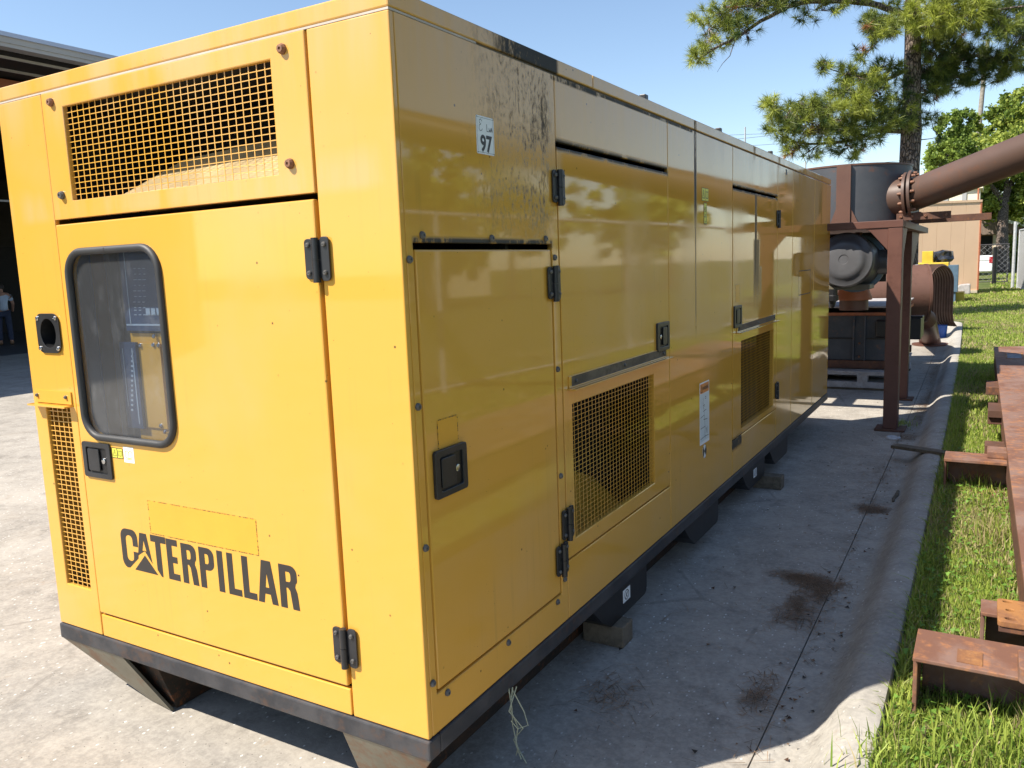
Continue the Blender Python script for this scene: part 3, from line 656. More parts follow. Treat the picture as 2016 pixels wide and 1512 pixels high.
word = [(C_), ([[(-1.292, .372), (-1.272, .462), (-1.234, .462), (-1.212, .352), (-1.240, .384), (-1.2505, .396), (-1.262, .389)], [(-1.264, .394), (-1.240, .394), (-1.252, .437)]]),
        ([[(-1.252, .378), (-1.318, .314), (-1.186, .314)]]), ([[(-1.211, .464), (-1.127, .464), (-1.127, .439), (-1.157, .439), (-1.157, .311), (-1.165, .311), (-1.186, .334), (-1.186, .439), (-1.211, .439)]]),
        letterE(-1.124), letterR(-1.045), letterP(-.951), ([rect(-.859, -.831, LB, LT)]), letterL(-.810), letterL(-.738), letterA(-.669, .091), letterR(-.566, .079)]
for lt in word: fplate('letter', lt, M['letter'], door, th=.0006, off=.0048)
fplate('registered_mark', [circ(-.478, .431, .003, 10)], M['letter'], door, th=.0006, off=.0048)
# ghost of a removed label with dotted glue edge
def ghost(pl, a0, a1, b0, b1, parent, off, gaps=.25, dash=.006, sides='tblr'):
    pl('label_ghost', [rect(a0, a1, b0, b1)], M['sat'], parent, th=.0003, off=off)
    m_ = MB()
    def seg(p, q, horiz):
        t = p
        while t < q:
            l = random.uniform(.3, 1.3)*dash
            if random.random() > gaps: yield t, min(q, t+l)
            t += l+random.uniform(.002, .005)
    def addr(c0, c1, d0, d1):
        if pl is fplate: m_.box(c0, c1, -off-.0008, -off-.0003, d0, d1)
        else: m_.box(off+.0003, off+.0008, c0, c1, d0, d1)
    e = .0010
    for s_ in sides:
        if s_ in 'tb':
            z_ = b1 if s_ == 't' else b0
            for t0, t1 in seg(a0, a1, 1): addr(t0, t1, z_-e+random.uniform(-e, e)*.5, z_+e)
        else:
            x_ = a0 if s_ == 'l' else a1
            for t0, t1 in seg(b0, b1, 0): addr(x_-e, x_+e, t0, t1)
    part('glue_line', m_, M['ink'], parent, fixn=False)
ghost(fplate, -1.203, -.652, .470, .592, door, .0045, .2)
ghost(splate, .121, .224, .852, .936, d1, .0002, .3, sides='tlr')
ghost(splate, 3.34, 3.44, 1.10, 1.21, d3, .0015, .3, sides='tlr')
# stickers
def stext(s, size, pos, face, mat, parent, off, bold=0., sx=1., name='printed_text'):
    cu = bpy.data.curves.new('t', 'FONT'); cu.body = s; cu.size = size; cu.offset = bold; cu.align_x = 'CENTER'; cu.resolution_u = 3
    to = bpy.data.objects.new('t', cu); COL.objects.link(to); dg = bpy.context.evaluated_depsgraph_get(); me = bpy.data.meshes.new_from_object(to.evaluated_get(dg)); bpy.data.objects.remove(to)
    o = bpy.data.objects.new(name, me); COL.objects.link(o); me.materials.clear(); me.materials.append(mat); o.parent = parent
    if face == 'f': o.rotation_euler = (R(90), 0, 0); P = Vector((pos[0], -off, pos[1]))
    else: o.rotation_euler = (R(90), 0, R(90)); P = Vector((off, pos[0], pos[1]))
    o.scale = (sx, 1, 1); o.location = P-ROOT[parent]; return o
def strokes(name, face, lines, wd, mat, parent, off):
    m_ = MB()
    for ln in lines:
        for (a, b), (c, d) in zip(ln[:-1], ln[1:]):
            L = math.hypot(c-a, d-b) or 1e-6; nx, nz = -(d-b)/L*wd/2, (c-a)/L*wd/2; ex, ez = (c-a)/L*wd*.3, (d-b)/L*wd*.3
            q = [(a-nx-ex, b-nz-ez), (c-nx+ex, d-nz+ez), (c+nx+ex, d+nz+ez), (a+nx-ex, b+nz-ez)]
            m_.add([(p, -off, r_) if face == 'f' else (off, p, r_) for p, r_ in q], [(0, 1, 2, 3)])
    return part(name, m_, mat, parent, fixn=False)
tg = splate('number_tag', [rrect(.398, .500, 1.719, 1.833, .004, 2)], M['white'], fr1, th=.0012, off=.0014)
strokes('tag_border', 's', [[(.403, 1.724), (.495, 1.724), (.495, 1.828), (.403, 1.828), (.403, 1.724)]], .0009, M['ink'], tg, .0017)
stext('97', .068, (.451, 1.7285), 's', M['ink'], tg, .0018, .0022, .98)
strokes('handwriting', 's', [[(.431, 1.817), (.424, 1.823), (.416, 1.820), (.416, 1.812), (.424, 1.808), (.415, 1.804), (.413, 1.794), (.419, 1.788), (.428, 1.790), (.432, 1.795)]], .0016, M['ink'], tg, .0018)
strokes('handwriting', 's', [[(.458, 1.811), (.458, 1.790), (.468, 1.790)], [(.471, 1.801), (.472, 1.790), (.476, 1.796), (.479, 1.790), (.480, 1.801)], [(.483, 1.790), (.487, 1.803), (.491, 1.790)], [(.484, 1.795), (.490, 1.795)]], .0022, M['ink'], tg, .0018)
for a in ((.402, 1.723), (.496, 1.723), (.402, 1.829), (.496, 1.829)): strokes('tag_rivet', 's', [[(a[0]-.0015, a[1]), (a[0]+.0015, a[1])]], .003, M['ink'], tg, .0019)
# warning sticker
ws = splate('warning_sticker', [rrect(2.603, 2.779, .335, .690, .004, 2)], M['white'], GEN, th=.0010, off=.0012)
splate('sticker_header', [rect(2.611, 2.771, .628, .682)], M['orange'], ws, th=.0004, off=.0016)
strokes('warning_triangle', 's', [[(2.622, .636), (2.650, .636), (2.636, .674), (2.622, .636)]], .004, M['ink'], ws, .002)
stext('WARNING', .026, (2.710, .646), 's', M['ink'], ws, .0020, .0008, .92)
splate('sticker_diagram', [rect(2.611, 2.771, .352, .624)], M['paperblue'], ws, th=.0004, off=.0016)
strokes('diagram_lines', 's', [[(2.665, .60), (2.665, .585)], [(2.70, .603), (2.715, .603), (2.715, .592), (2.70, .592)], [(2.662, .58), (2.668, .545), (2.680, .53), (2.682, .50), (2.692, .48), (2.69, .455), (2.700, .42), (2.690, .40), (2.70, .365)],
        [(2.664, .522), (2.72, .528)], [(2.614, .492), (2.682, .500)], [(2.67, .475), (2.74, .470)], [(2.614, .430), (2.70, .432)], [(2.71, .392), (2.725, .42), (2.735, .385), (2.742, .425)], [(2.614, .370), (2.69, .375), (2.765, .372)], [(2.66, .555), (2.69, .56), (2.69, .545)]], .0032, M['ink'], ws, .0019)
dm = splate('lift_point_sticker', [circ(2.690, .288, .034, 28, .040)], M['white'], GEN, th=.0010, off=.0012)
m_ = MB(); 
for sg in (-1, 1):
    pts = [(.0016, 2.690, .288)]+[(.0016, 2.690+sg*.033*math.cos(R(t)), .288+.039*math.sin(R(t))) for t in range(-52, 53, 8)]
    m_.add(pts, [(0, i, i+1) for i in range(1, len(pts)-1)])
part('sticker_pattern', m_, M['ink'], dm, fixn=False)
strokes('sticker_pattern', 's', [[(2.690+.033*math.cos(t), .288+.039*math.sin(t)) for t in np.linspace(0, 2*math.pi, 29)]], .002, M['ink'], dm, .0017)
# yellow pictogram labels
def picto(face, a0, a1, b0, b1, parent, off, cells):
    pl = fplate if face == 'f' else splate; o = pl('pictogram_label', [rect(a0, a1, b0, b1)], M['ink'], parent, th=.0006, off=off)
    n = len(cells); cw = (a1-a0)/n
    for i, kind in enumerate(cells):
        x0, x1, z0, z1 = a0+cw*i+.0025, a0+cw*(i+1)-.0025, b0+.0025, b1-.0025; pl('label_field', [rect(x0, x1, z0, z1)], M['labely'], o, th=.0002, off=off+.0003)
        w2, h2, cx_, cz = (x1-x0), (z1-z0), (x0+x1)/2, (z0+z1)/2
        if kind == 't': L = [[(cx_-w2*.36, z0+h2*.2), (cx_+w2*.36, z0+h2*.2), (cx_, z1-h2*.12), (cx_-w2*.36, z0+h2*.2)], [(cx_, z0+h2*.35), (cx_, z0+h2*.6)]]
        else: L = [[(cx_-w2*.36, z0+h2*.25), (cx_, z0+h2*.2), (cx_+w2*.36, z0+h2*.25), (cx_+w2*.36, z1-h2*.22), (cx_, z1-h2*.28), (cx_-w2*.36, z1-h2*.22), (cx_-w2*.36, z0+h2*.25)], [(cx_, z0+h2*.2), (cx_, z1-h2*.28)]]
        strokes('pictogram', face, L, w2*.07, M['ink'], o, off+.0006)
picto('f', -1.381, -1.318, .733, .772, door, .0050, 'tb')
wl = fplate('white_label', [rect(-1.313, -1.254, .722, .780)], M['white'], door, th=.0006, off=.0048)
strokes('pictogram', 'f', [[(-1.302, .742), (-1.284, .738), (-1.265, .742), (-1.265, .762), (-1.275, .766), (-1.284, .760), (-1.293, .766), (-1.302, .762), (-1.302, .742)], [(-1.284, .738), (-1.284, .760)], [(-1.304, .735), (-1.263, .735)]], .0025, M['labely'], wl, .0052)
picto('s', 2.655, 2.775, 1.690, 1.760, GEN, .0014, 'tb')
o = splate('pictogram_label', [rect(2.690, 2.745, 1.565, 1.682)], M['ink'], GEN, th=.0006, off=.0014)
for i in range(3): splate('label_field', [rect(2.695, 2.740, 1.570+i*.0375, 1.603+i*.0375)], M['labely'], o, th=.0002, off=.0018); strokes('pictogram', 's', [[(2.705, 1.578+i*.0375), (2.73, 1.578+i*.0375), (2.73, 1.596+i*.0375), (2.705, 1.596+i*.0375)][: 3+i % 2]], .004, M['ink'], o, .0021)
splate('small_plate', [rect(4.755, 4.80, 1.99, 2.03)], M['blackp'], GEN, th=.001, off=.0013)
strokes('panel_outline', 's', [[(5.30, 1.25), (5.80, 1.25)], [(5.30, 1.05), (5.80, 1.05)], [(5.30, 1.05), (5.30, 1.25)], [(5.80, 1.05), (5.80, 1.25)]], .008, M['wood'], GEN, .0008)
# bottom frame, lugs, skids
bf = part('base_frame', MB().box(-W_-.006, .006, -.006, .05, -.066, -.003).box(-.05, .006, .0505, L_, -.066, -.003).box(-W_-.006, -W_+.05, .0505, L_, -.066, -.003), M['frame'], GEN, bevel=.006)
for y0, y1 in ((1.26, 1.795), (2.45, 3.006), (3.66, 4.20), (4.45, 4.983)):
    lg = plate('skid_lug', [[(y0-.10, -.067), (y0, -.16), (y0+.1, -.222), (y1-.03, -.222), (y1-.008, -.212), (y1, -.19), (y1, -.067)]], (-.012, 0, 0), (0, 1, 0), (0, 0, 1), .16, M['blackp'], GEN, bevel=.003)
    if y0 in (1.26, 3.66):
        a = y1-.30 if y0 < 2 else y1-.33
        st = plate('warning_label', [rect(a, a+.085, -.165, -.105)], (-.011, 0, 0), (0, 1, 0), (0, 0, 1), .0006, M['white'], lg)
        strokes('pictogram', 's', [[(a+.042+.024*math.cos(t), -.135+.022*math.sin(t)) for t in np.linspace(0, 2*math.pi, 17)], [(a+.025, -.150), (a+.06, -.12)], [(a+.042, -.125), (a+.036, -.137), (a+.05, -.148)]], .004, M['ink'], st, -.0104)
def skid(A, B, T1, T2, x0, x1):
    part('skid_end_plate', MB().hexa([A, B, T2, T1, (A[0], .012, A[2]), (B[0], .012, B[2]), (T2[0], T2[1]+.012, T2[2]), (T1[0], T1[1]+.012, T1[2])]), M['skid'], GEN)
    yb = T1[1]+.013
    part('skid_beam', MB().hexa([(x0, yb, -.315), (x1, yb, -.315), (x1, 5.0, -.315), (x0, 5.0, -.315), (min(A[0], B[0])+.03 if x0 < -1 else x0, yb*.3+.01, -.067), (max(x1, B[0]) if x0 < -1 else x1, yb*.3+.01, -.067), (x1, L_-.05, -.067), (x0, L_-.05, -.067)]), M['skiddark'], GEN)
skid((-1.862, 0., -.067), (-1.467, 0., -.067), (-1.503, .119, -.312), (-1.348, .103, -.312), -1.50, -1.352)
skid((-.342, 0., -.067), (.0, 0., -.067), (-.365, .11, -.312), (-.19, .11, -.312), -.36, -.195)

for i, (x0, x1, y0, y1, lb) in enumerate(((-.16, .036, 1.375, 1.49, 'weathered timber block wedged under the near end of the generator skid'), (-.14, .112, 4.175, 4.285, 'weathered timber block wedged under the generator skid further along'))):
    b = tag(part('wood_block', MB().box(x0, x1, y0, y1, G+.001, -.2225), M['wood'], loc=((x0+x1)/2, (y0+y1)/2, G), bevel=.004), lb, 'timber block', 'timber blocks under the generator')
sp_ = [[(.004+.01*i, .45+.01*i, -.055), (.02, .44-.01*i, -.12), (.015+.02*i, .45, -.19), (.05-.02*i, .42+.02*i, -.25), (.03+.02*i, .44, -.29-.01*i)] for i in range(3)]+[[(.01, .46, -.06), (.05, .47, -.14), (.07, .46, -.18), (.04, .44, -.19), (.02, .43, -.16)]]
m_ = MB()
for s_ in sp_: m_.tube(s_, .0022, 5)
tag(part('string', m_, M['string'], loc=(.03, .44, G)), 'frayed pale string dangling from the edge of the generator skid', 'string')

# ------------------------------------------------------------------ steel stand with drum, duct and air cleaner
ST = thing('steel_stand', (-.5, 8.1, G), 'red-brown painted steel stand with square legs at the end of the generator', 'steel stand')
TX, TZ = .662, 1.672
part('top_frame', MB().box(-2.1, TX, 6.62, 6.76, 1.605, TZ).box(TX-.14, TX+.005, 6.762, 10.0, 1.603, TZ-.001).box(-2.1, TX-.142, 9.86, 10.0, 1.605, TZ).box(-2.1, -1.96, 6.762, 9.858, 1.605, TZ).box(-1.2, -1.0, 6.762, 9.858, 1.60, TZ-.01), M['browns'], ST, bevel=.004)
part('top_plate', MB().box(-1.95, TX-.145, 7.16, 9.855, TZ-.03, TZ-.012), M['browns'], ST)
def leg(x0, x1, y0, y1, bx=.07):
    o = part('leg', MB().box(x0, x1, y0, y1, G+.022, 1.604), M['browns'], ST, bevel=.006)
    part('base_plate', MB().box(x0-bx, x1+bx, y0-bx*.6, y1+bx*.6, G+.001, G+.021), M['rust2'], o, bevel=.003)
leg(.535, .66, 6.625, 6.80); leg(.48, .60, 8.48, 8.62, .06); leg(-2.08, -1.95, 6.63, 6.78); leg(-2.08, -1.95, 9.8, 9.95); leg(-.7, -.6, 9.8, 9.93)
plate('gusset', [[(.534, 1.603), (.34, 1.603), (.38, 1.58), (.534, 1.40)]], (0, 6.63, 0), (1, 0, 0), (0, 0, 1), .016, M['browns'], ST)
plate('gusset', [[(6.803, 1.601), (7.15, 1.601), (6.803, 1.33)]], (.655, 0, 0), (0, 1, 0), (0, 0, 1), .016, M['browns'], ST)
plate('gusset', [[(8.622, 1.601), (9.5, 1.601), (9.5, 1.58), (8.622, 1.20)]], (.60, 0, 0), (0, 1, 0), (0, 0, 1), .016, M['browns'], ST)
c1 = part('lug_bar', MB().box(.54, 1.02, 7.30, 7.33, 1.685, 1.755), M['rust2'], ST, bevel=.003); part('lug_bar', MB().box(.60, 1.36, 8.10, 8.13, 1.674, 1.745), M['rust2'], ST, bevel=.003)
for x in (.58, .68, .80, .98): o = bpy.data.objects.new('bolt', BM['flange']); COL.objects.link(o); o.parent = c1; o.location = Vector((x, 7.30, 1.72))-ROOT[c1]; o.rotation_euler = FROT; o.scale = (.7, .7, .3)

DR = thing('steel_drum', (-.12, 7.95, TZ), 'open-topped grey steel drum with rust stains on top of the stand', 'drum')
dc = Vector((.015, 7.75, TZ-.009)); dr_ = .62; dh = .585
part('drum_shell', MB().lathe(dc, (0, 0, 1), [(0, dr_), (dh, dr_), (dh, dr_-.014), (.02, dr_-.014), (.02, 0)], 56), M['drum'], DR, smooth=True)
part('drum_rim', MB().lathe(dc, (0, 0, 1), [(dh+.001, dr_+.006), (dh+.018, dr_+.006), (dh+.018, dr_-.02), (dh+.001, dr_-.02), (dh+.001, dr_+.006)], 56), M['brownl'], DR, smooth=True)
rv = np.array([.10, -1]); a = math.atan2(-1, .16)
o = part('drum_rib', MB().box(.0, .135, 7.105, 7.125, TZ, 2.262).box(.002, .020, 7.126, 7.18, TZ, 2.26).box(.115, .133, 7.126, 7.18, TZ, 2.26), M['brownl'], DR, bevel=.002)
plate('gusset', [[(.137, TZ), (.215, TZ), (.137, TZ+.16)]], (0, 7.12, 0), (1, 0, 0), (0, 0, 1), .012, M['brownl'], DR)
plate('gusset', [[(-.002, TZ), (-.06, TZ), (-.002, TZ+.16)]], (0, 7.12, 0), (1, 0, 0), (0, 0, 1), .012, M['brownl'], DR)
part('nameplate', MB().box(.265, .325, 7.262, 7.268, 1.955, 1.995), M['pallet'], DR)

# big inclined duct
p0 = Vector(at(1792, 386, 8.12)); p1 = Vector(at(2016, 300, 7.05)); pd_ = (p1-p0).normalized()
PR = .158
DU = thing('exhaust_duct', (p0.x, p0.y, p0.z), 'thick brown pipe with a bolted flange slanting up from the drum to the right', 'pipe')
end = p0+pd_*6.0; bend = [end+pd_*.0, end+pd_*.25+Vector((0, 0, -.08)), end+pd_*.42+Vector((.02, 0, -.30)), end+pd_*.48+Vector((.02, 0, -.7))]
part('pipe', MB().tube([p0-pd_*.02, p0+pd_*3, end]+bend[1:]+[Vector((bend[-1].x, bend[-1].y, LZ))], PR, 36), M['brownp'], DU, smooth=True)
fd = (pd_*.8+Vector((1, .1, 0))*.35).normalized(); fd = Vector((1, -.12, .06)).normalized()
FRD = .245
fl = part('flange', MB().lathe(p0+pd_*.03, fd, [(-.014, .10), (-.014, FRD), (.012, FRD), (.012, .10)], 40).lathe(p0-pd_*.03, fd, [(-.014, .10), (-.014, FRD), (.012, FRD), (.012, .10)], 40), M['brownp'], DU, smooth=True)
part('pipe_collar', MB().tube([p0-pd_*.02-fd*.02, p0-fd*.10, p0-fd*.24+Vector((0, .06, 0))], [.185, .185, .185], 32), M['brownp'], DU, smooth=True)
e1 = fd.orthogonal().normalized(); e2 = fd.cross(e1)
for k in range(14):
    t = 2*math.pi*k/14; o = bpy.data.objects.new('bolt', BM['flange']); COL.objects.link(o); o.parent = fl
    o.location = p0+pd_*.03+fd*.012+(e1*math.cos(t)+e2*math.sin(t))*.212-ROOT[fl]; o.rotation_euler = fd.to_track_quat('Z', 'Y').to_euler(); o.scale = (.8, .8, .8)
    q = o.copy(); COL.objects.link(q); q.location = p0-pd_*.03-fd*.014+(e1*math.cos(t)+e2*math.sin(t))*.212-ROOT[fl]; q.rotation_euler = (-fd).to_track_quat('Z', 'Y').to_euler()

# air cleaner hanging under the stand
ac = Vector(at(1664, 512, 8.42)); av = Vector((-.12, -1, .10)).normalized()
AC = thing('air_cleaner', (ac.x, ac.y, ac.z), 'black round air cleaner canister hanging under the brown stand', 'air cleaner')
part('canister_body', MB().lathe(ac, -av, [(.0, .27), (.04, .28), (.09, .27), (.55, .26)], 44), M['canister'], AC, smooth=True)
part('end_cover', MB().lathe(ac, av, [(-.03, .284), (.0, .284), (.02, .270), (.028, .225), (.045, .205), (.062, .185), (.068, .15), (.066, .05), (.060, .045), (.060, 0)], 44), M['canister'], AC, smooth=True)
part('rear_ring', MB().lathe(ac, -av, [(.38, .27), (.40, .31), (.43, .31), (.45, .27)], 40), M['slate'], AC, smooth=True)
part('outlet_spout', MB().tube([ac-av*.36+Vector((.2, 0, .0)), ac-av*.36+Vector((.42, -.02, .0))], [.13, .125], 26), M['canister'], AC, smooth=True)
part('clamp_band', MB().tube([ac-av*.36+Vector((.34, -.015, 0)), ac-av*.36+Vector((.385, -.018, 0))], [.134, .134], 26), M['zinc'], AC, smooth=True)
part('tray', MB().box(ac.x-.32, ac.x+.24, ac.y+.02, ac.y+.4, ac.z-.31, ac.z-.255), M['skid'], AC, bevel=.01)
part('drain_valve', MB().lathe((ac.x-.12, ac.y+.02, ac.z-.30), (0, 0, -1), [(0, .05), (.06, .05), (.07, .06), (.12, .06), (.13, .035), (.17, .03), (.2, .012), (.2, 0)], 12), M['blackp'], AC)
part('bracket', MB().box(ac.x-.3, ac.x-.25, ac.y+.3, ac.y+.5, ac.z-.2, 1.603).box(ac.x+.05, ac.x+.10, ac.y+.3, ac.y+.5, ac.z+.2, 1.603), M['browns'], AC)
# dark machinery behind the air cleaner (partly seen)
part('hanger_plate', MB().box(ac.x-.35, ac.x+.33, ac.y+.62, ac.y+.64, ac.z-.25, 1.602), M['blackp'], AC)

# flared orange cone below the air cleaner
cn = Vector(at(1681, 590, 9.6))
CO = thing('primer_cone', (cn.x, cn.y, cn.z-.12), 'orange primed steel cone outlet between the black tank and the air cleaner', 'duct outlet')
part('cone', MB().lathe((cn.x, cn.y, cn.z), (0, 0, 1), [(-.0, .20), (.02, .202), (.24, .12), (.30, .12)], 32), M['browno'], CO, smooth=True)
part('cone_neck', MB().lathe((cn.x, cn.y, cn.z-.12), (0, 0, 1), [(0, .16), (.115, .16)], 28), M['brownl'], CO, smooth=True)

# ------------------------------------------------------------------ horizontal silencer behind the stand
sc_ = Vector(at(1822, 577, 12.3)); sx_ = Vector((.96, .26, 0)).normalized()
SI = thing('silencer', (sc_.x-.9, sc_.y, G), 'large brown horizontal silencer cylinder on the concrete behind the stand', 'silencer')
sr = .43
part('silencer_body', MB().lathe(sc_, -sx_, [(-.06, 0), (-.055, sr*.55), (-.02, sr*.9), (0, sr), (2.6, sr), (2.6, 0)], 44), M['brownl'], SI, smooth=True)
part('silencer_rim', MB().lathe(sc_, -sx_, [(-.012, sr-.02), (-.012, sr+.014), (.02, sr+.014), (.02, sr-.02)], 44), M['brownl'], SI, smooth=True)
e = hit(1833, 676, 2, G)
part('silencer_elbow', MB().tube([sc_+Vector((-.15, .1, -.25)), sc_+Vector((.0, .25, -.42)), Vector((e[0]-.02, e[1]-.4, G+.18)), Vector((e[0], e[1]-.3, G+.03))], [.15, .15, .17, .18], 24), M['browns'], SI, smooth=True)
part('elbow_flange', MB().lathe((e[0], e[1]-.3, G+.001), (0, 0, 1), [(0, 0), (0, .30), (.03, .30), (.03, 0)], 28), M['browns'], SI)
part('valve', MB().box(sc_.x-.50, sc_.x-.44, sc_.y-.56, sc_.y-.50, sc_.z-.22, sc_.z-.05).box(sc_.x-.47, sc_.x-.38, sc_.y-.57, sc_.y-.52, sc_.z-.08, sc_.z-.04), M['blackp'], SI)
part('saddle', MB().box(sc_.x-1.9, sc_.x-1.8, sc_.y-.9, sc_.y+.2, G+.001, sc_.z-.30).box(sc_.x-.35, sc_.x-.28, sc_.y-.35, sc_.y+.25, G+.001, sc_.z-.36), M['browns'], SI)

# corrugated arch
ca = Vector(at(1827, 562, 16.0)); ax_ = Vector((.80, -.60, 0)); sd_ = Vector((.60, .80, 0))
CA = thing('corrugated_arch', (ca.x, ca.y, G), 'ribbed brown corrugated arch sheet standing at the kerb end', 'corrugated sheet')
m_ = MB(); arc = [(-.34, -.86), (-.34, -.3), (-.34, 0)]+[(.34*math.cos(R(t)), .34*math.sin(R(t))) for t in range(170, -1, -12)]+[(.34, -.3), (.34, -.60), (.38, -.78), (.48, -.88)]
nr = 33; Vv = []
for i in range(nr):
    dd = -.32+.64*i/(nr-1); rr_ = 1+.05*(1 if i % 3 == 0 else -1)
    for p, q in arc: Vv.append(ca+ax_*dd+sd_*(p*rr_)+Vector((0, 0, q*(rr_ if q > 0 else 1)+.06)))
na_ = len(arc); m_.add(Vv, [(i*na_+j, i*na_+j+1, (i+1)*na_+j+1, (i+1)*na_+j) for i in range(nr-1) for j in range(na_-1)])
o = part('arch_sheet', m_, M['archm'], CA); s_ = o.modifiers.new('s', 'SOLIDIFY'); s_.thickness = .008
part('arch_lip', MB().tube([ca-ax_*.26+sd_*p+Vector((0, 0, q+.06)) for p, q in arc], .018, 6), M['zinc'], CA, smooth=True)
part('arch_foot', MB().bar(ca-sd_*.34+Vector((0, 0, -.80)), Vector((ca.x-sd_.x*.34, ca.y-sd_.y*.34, G)), .5, .03), M['rust2'], CA)

# black box tank on a pallet
BT = thing('steel_tank', (-.3, 9.6, G), 'black rectangular steel tank with rust patches standing on a grey pallet', 'tank')
tx0, tx1, ty0, ty1 = -1.7, .40, 9.35, 11.4
part('tank_wall', MB().box(tx0, tx1, ty0, ty1, .03, .60), M['drums'], BT, bevel=.006)
part('tank_rim', MB().box(tx0-.03, tx1+.03, ty0-.04, ty0+.04, .602, .64).box(tx1-.05, tx1+.03, ty0+.042, ty1, .602, .64).box(tx0-.03, tx1-.052, ty1-.05, ty1, .602, .64), M['browno'], BT, bevel=.003)
part('tank_rim', MB().box(tx0-.03, tx1+.03, ty0-.03, ty0+.05, .70, .715).box(tx0-.03, tx1+.03, ty0+.08, ty1, .70, .715), M['pallet'], BT)
part('tank_seam', MB().box(tx0, tx1, ty0-.012, ty0-.0005, .30, .318), M['blackp'], BT)
for x in (-1.35, -.68, -.03):
    o = part('tank_rib', MB().box(x-.075, x-.055, ty0-.07, ty0-.0006, .035, .60).box(x+.055, x+.075, ty0-.07, ty0-.0006, .035, .60).box(x-.055, x+.055, ty0-.02, ty0-.013, .035, .60), M['drums'], BT, bevel=.003)
    for z in (.08, .25): q = bpy.data.objects.new('bolt', BM['flange']); COL.objects.link(q); q.parent = o; q.location = Vector((x, ty0-.02, z))-ROOT[o]; q.rotation_euler = FROT; q.scale = (.8, .8, .4)
part('tank_skid', MB().box(tx0-.02, tx1+.02, ty0-.05, ty0+.05, -.07, .029), M['rust2'], BT); part('tank_skid', MB().box(tx0-.02, tx1+.02, ty1-.1, ty1, -.07, .029), M['rust2'], BT)
part('tank_fitting', MB().box(.16, .30, ty0-.10, ty0-.001, .33, .55), M['blackp'], BT, bevel=.02)
part('tank_fitting', MB().box(tx1+.0, tx1+.22, 10.0, 10.6, .24, .52).box(tx1+.0, tx1+.24, 10.0, 10.04, .52, .55), M['blackp'], BT, bevel=.01)
PL = thing('pallet', (-.5, 9.9, G), 'grey wooden pallet under the black steel tank', 'pallet')
for i in range(9):
    y = 9.10+i*.26; part('plank', MB().box(-1.75, .43, y, y+.20, -.105, -.082), M['pallet'], PL, bevel=.003)
for y in (9.102, 10.1, 11.1):
    for x in (-1.72, -.75, -.02, .30): part('block', MB().box(x, x+.12, y, y+.16, -.215, -.1305), M['pallet'], PL, bevel=.003)
    part('runner', MB().box(-1.75, .43, y, y+.16, -.130, -.1055), M['pallet'], PL, bevel=.003); part('runner', MB().box(-1.75, .43, y, y+.16, G+.03, -.2155), M['pallet'], PL, bevel=.003)
    part('runner', MB().box(-1.75, .43, y+.02, y+.14, G+.001, G+.0295), M['wood'], PL)
BB = tag(part('blue_bucket', MB().lathe((.56, 16.4, G), (0, 0, 1), [(0, .0), (0, .11), (.24, .13), (.24, .12), (.02, .10)], 20), simple('blue_plastic', (.02, .09, .35), .4), loc=(.56, 16.4, G)), 'small blue bucket behind the brown silencer', 'bucket')

# plank, stick and drain cap on the concrete
tag(part('plank', MB().hexa([(.72, 5.42, G+.10), (1.30, 4.95, -.16), (1.36, 5.02, -.16), (.76, 5.52, G+.10), (.72, 5.42, G+.125), (1.30, 4.95, -.135), (1.36, 5.02, -.135), (.76, 5.52, G+.125)]), M['wood'], loc=(1., 5.2, G), bevel=.003), 'thin grey board lying across the kerb beside the rusty channel', 'board')
tag(part('stick', MB().tube([(.868, 4.42, G+.012), (.872, 4.3, G+.022), (.858, 4.22, G+.014), (.863, 4.15, G+.010)], [.010, .013, .011, .008], 7), M['wood'], loc=(.865, 4.3, G)), 'short broken stick lying in the gutter', 'stick')
tag(part('drain_cap', MB().lathe((.66, 6.30, G+.001), (0, 0, 1), [(0, .07), (.012, .062), (.018, .05), (.012, .035), (.012, 0)], 18), M['zinc'], loc=(.66, 6.30, G)), 'small round metal cap set in the concrete near the stand leg', 'drain cap')
n = 14
for i in range(n): pass

# ------------------------------------------------------------------ rusty steel frame on the grass
RF = thing('rusty_steel_frame', (1.8, 5.0, LZ), 'long rusty steel frame of plates and channels lying on the grass', 'steel frame')
lb = part('long_plate', MB().hexa([(1.525, 1.62, .118), (2.25, 1.62, .118), (2.35, 10.6, .118), (1.448, 10.2, .118), (1.525, 1.62, .140), (2.25, 1.62, .140), (2.35, 10.6, .140), (1.448, 10.2, .140)]), M['rust'], RF, bevel=.002)
plate('square_hole', [rect(-.09, .09, -.30, .30), rect(-.072, .072, -.26, .26)], (1.65, 9.2, .1435), (1, 0, 0), (0, 1, 0), .002, M['rustor'], RF)
part('bare_patch', MB().box(1.58, 1.72, 8.95, 9.45, .1402, .1412), M['rustgap'], RF)
part('edge_bar', MB().hexa([(1.535, 1.62, -.10), (1.552, 1.62, -.10), (1.475, 10.2, -.10), (1.458, 10.2, -.10), (1.535, 1.62, .1175), (1.552, 1.62, .1175), (1.475, 10.2, .1175), (1.458, 10.2, .1175)]), M['rust2'], RF)
def channel(x0, x1, y, zb, zt, fl_=.12, name='channel', t=.014):
    return part(name, MB().box(x0, x1, y, y+fl_, zt-t, zt).box(x0+.02, x1, y+fl_-t, y+fl_-.001, zb+t, zt-t-.0005).box(x0+.03, x1, y+.01, y+fl_, zb, zb+t-.0005).box(x0+.001, x0+.015, y+.03, y+fl_-t-.001, zb+t, zt-t-.001), M['rust'], RF, bevel=.003)
channel(1.195, 2.4, 1.13, -.235, .012, .25); channel(1.39, 2.4, 1.60, -.235, .022, .14)
channel(1.155, 2.3, 4.18, -.225, .012, .24, t=.02)
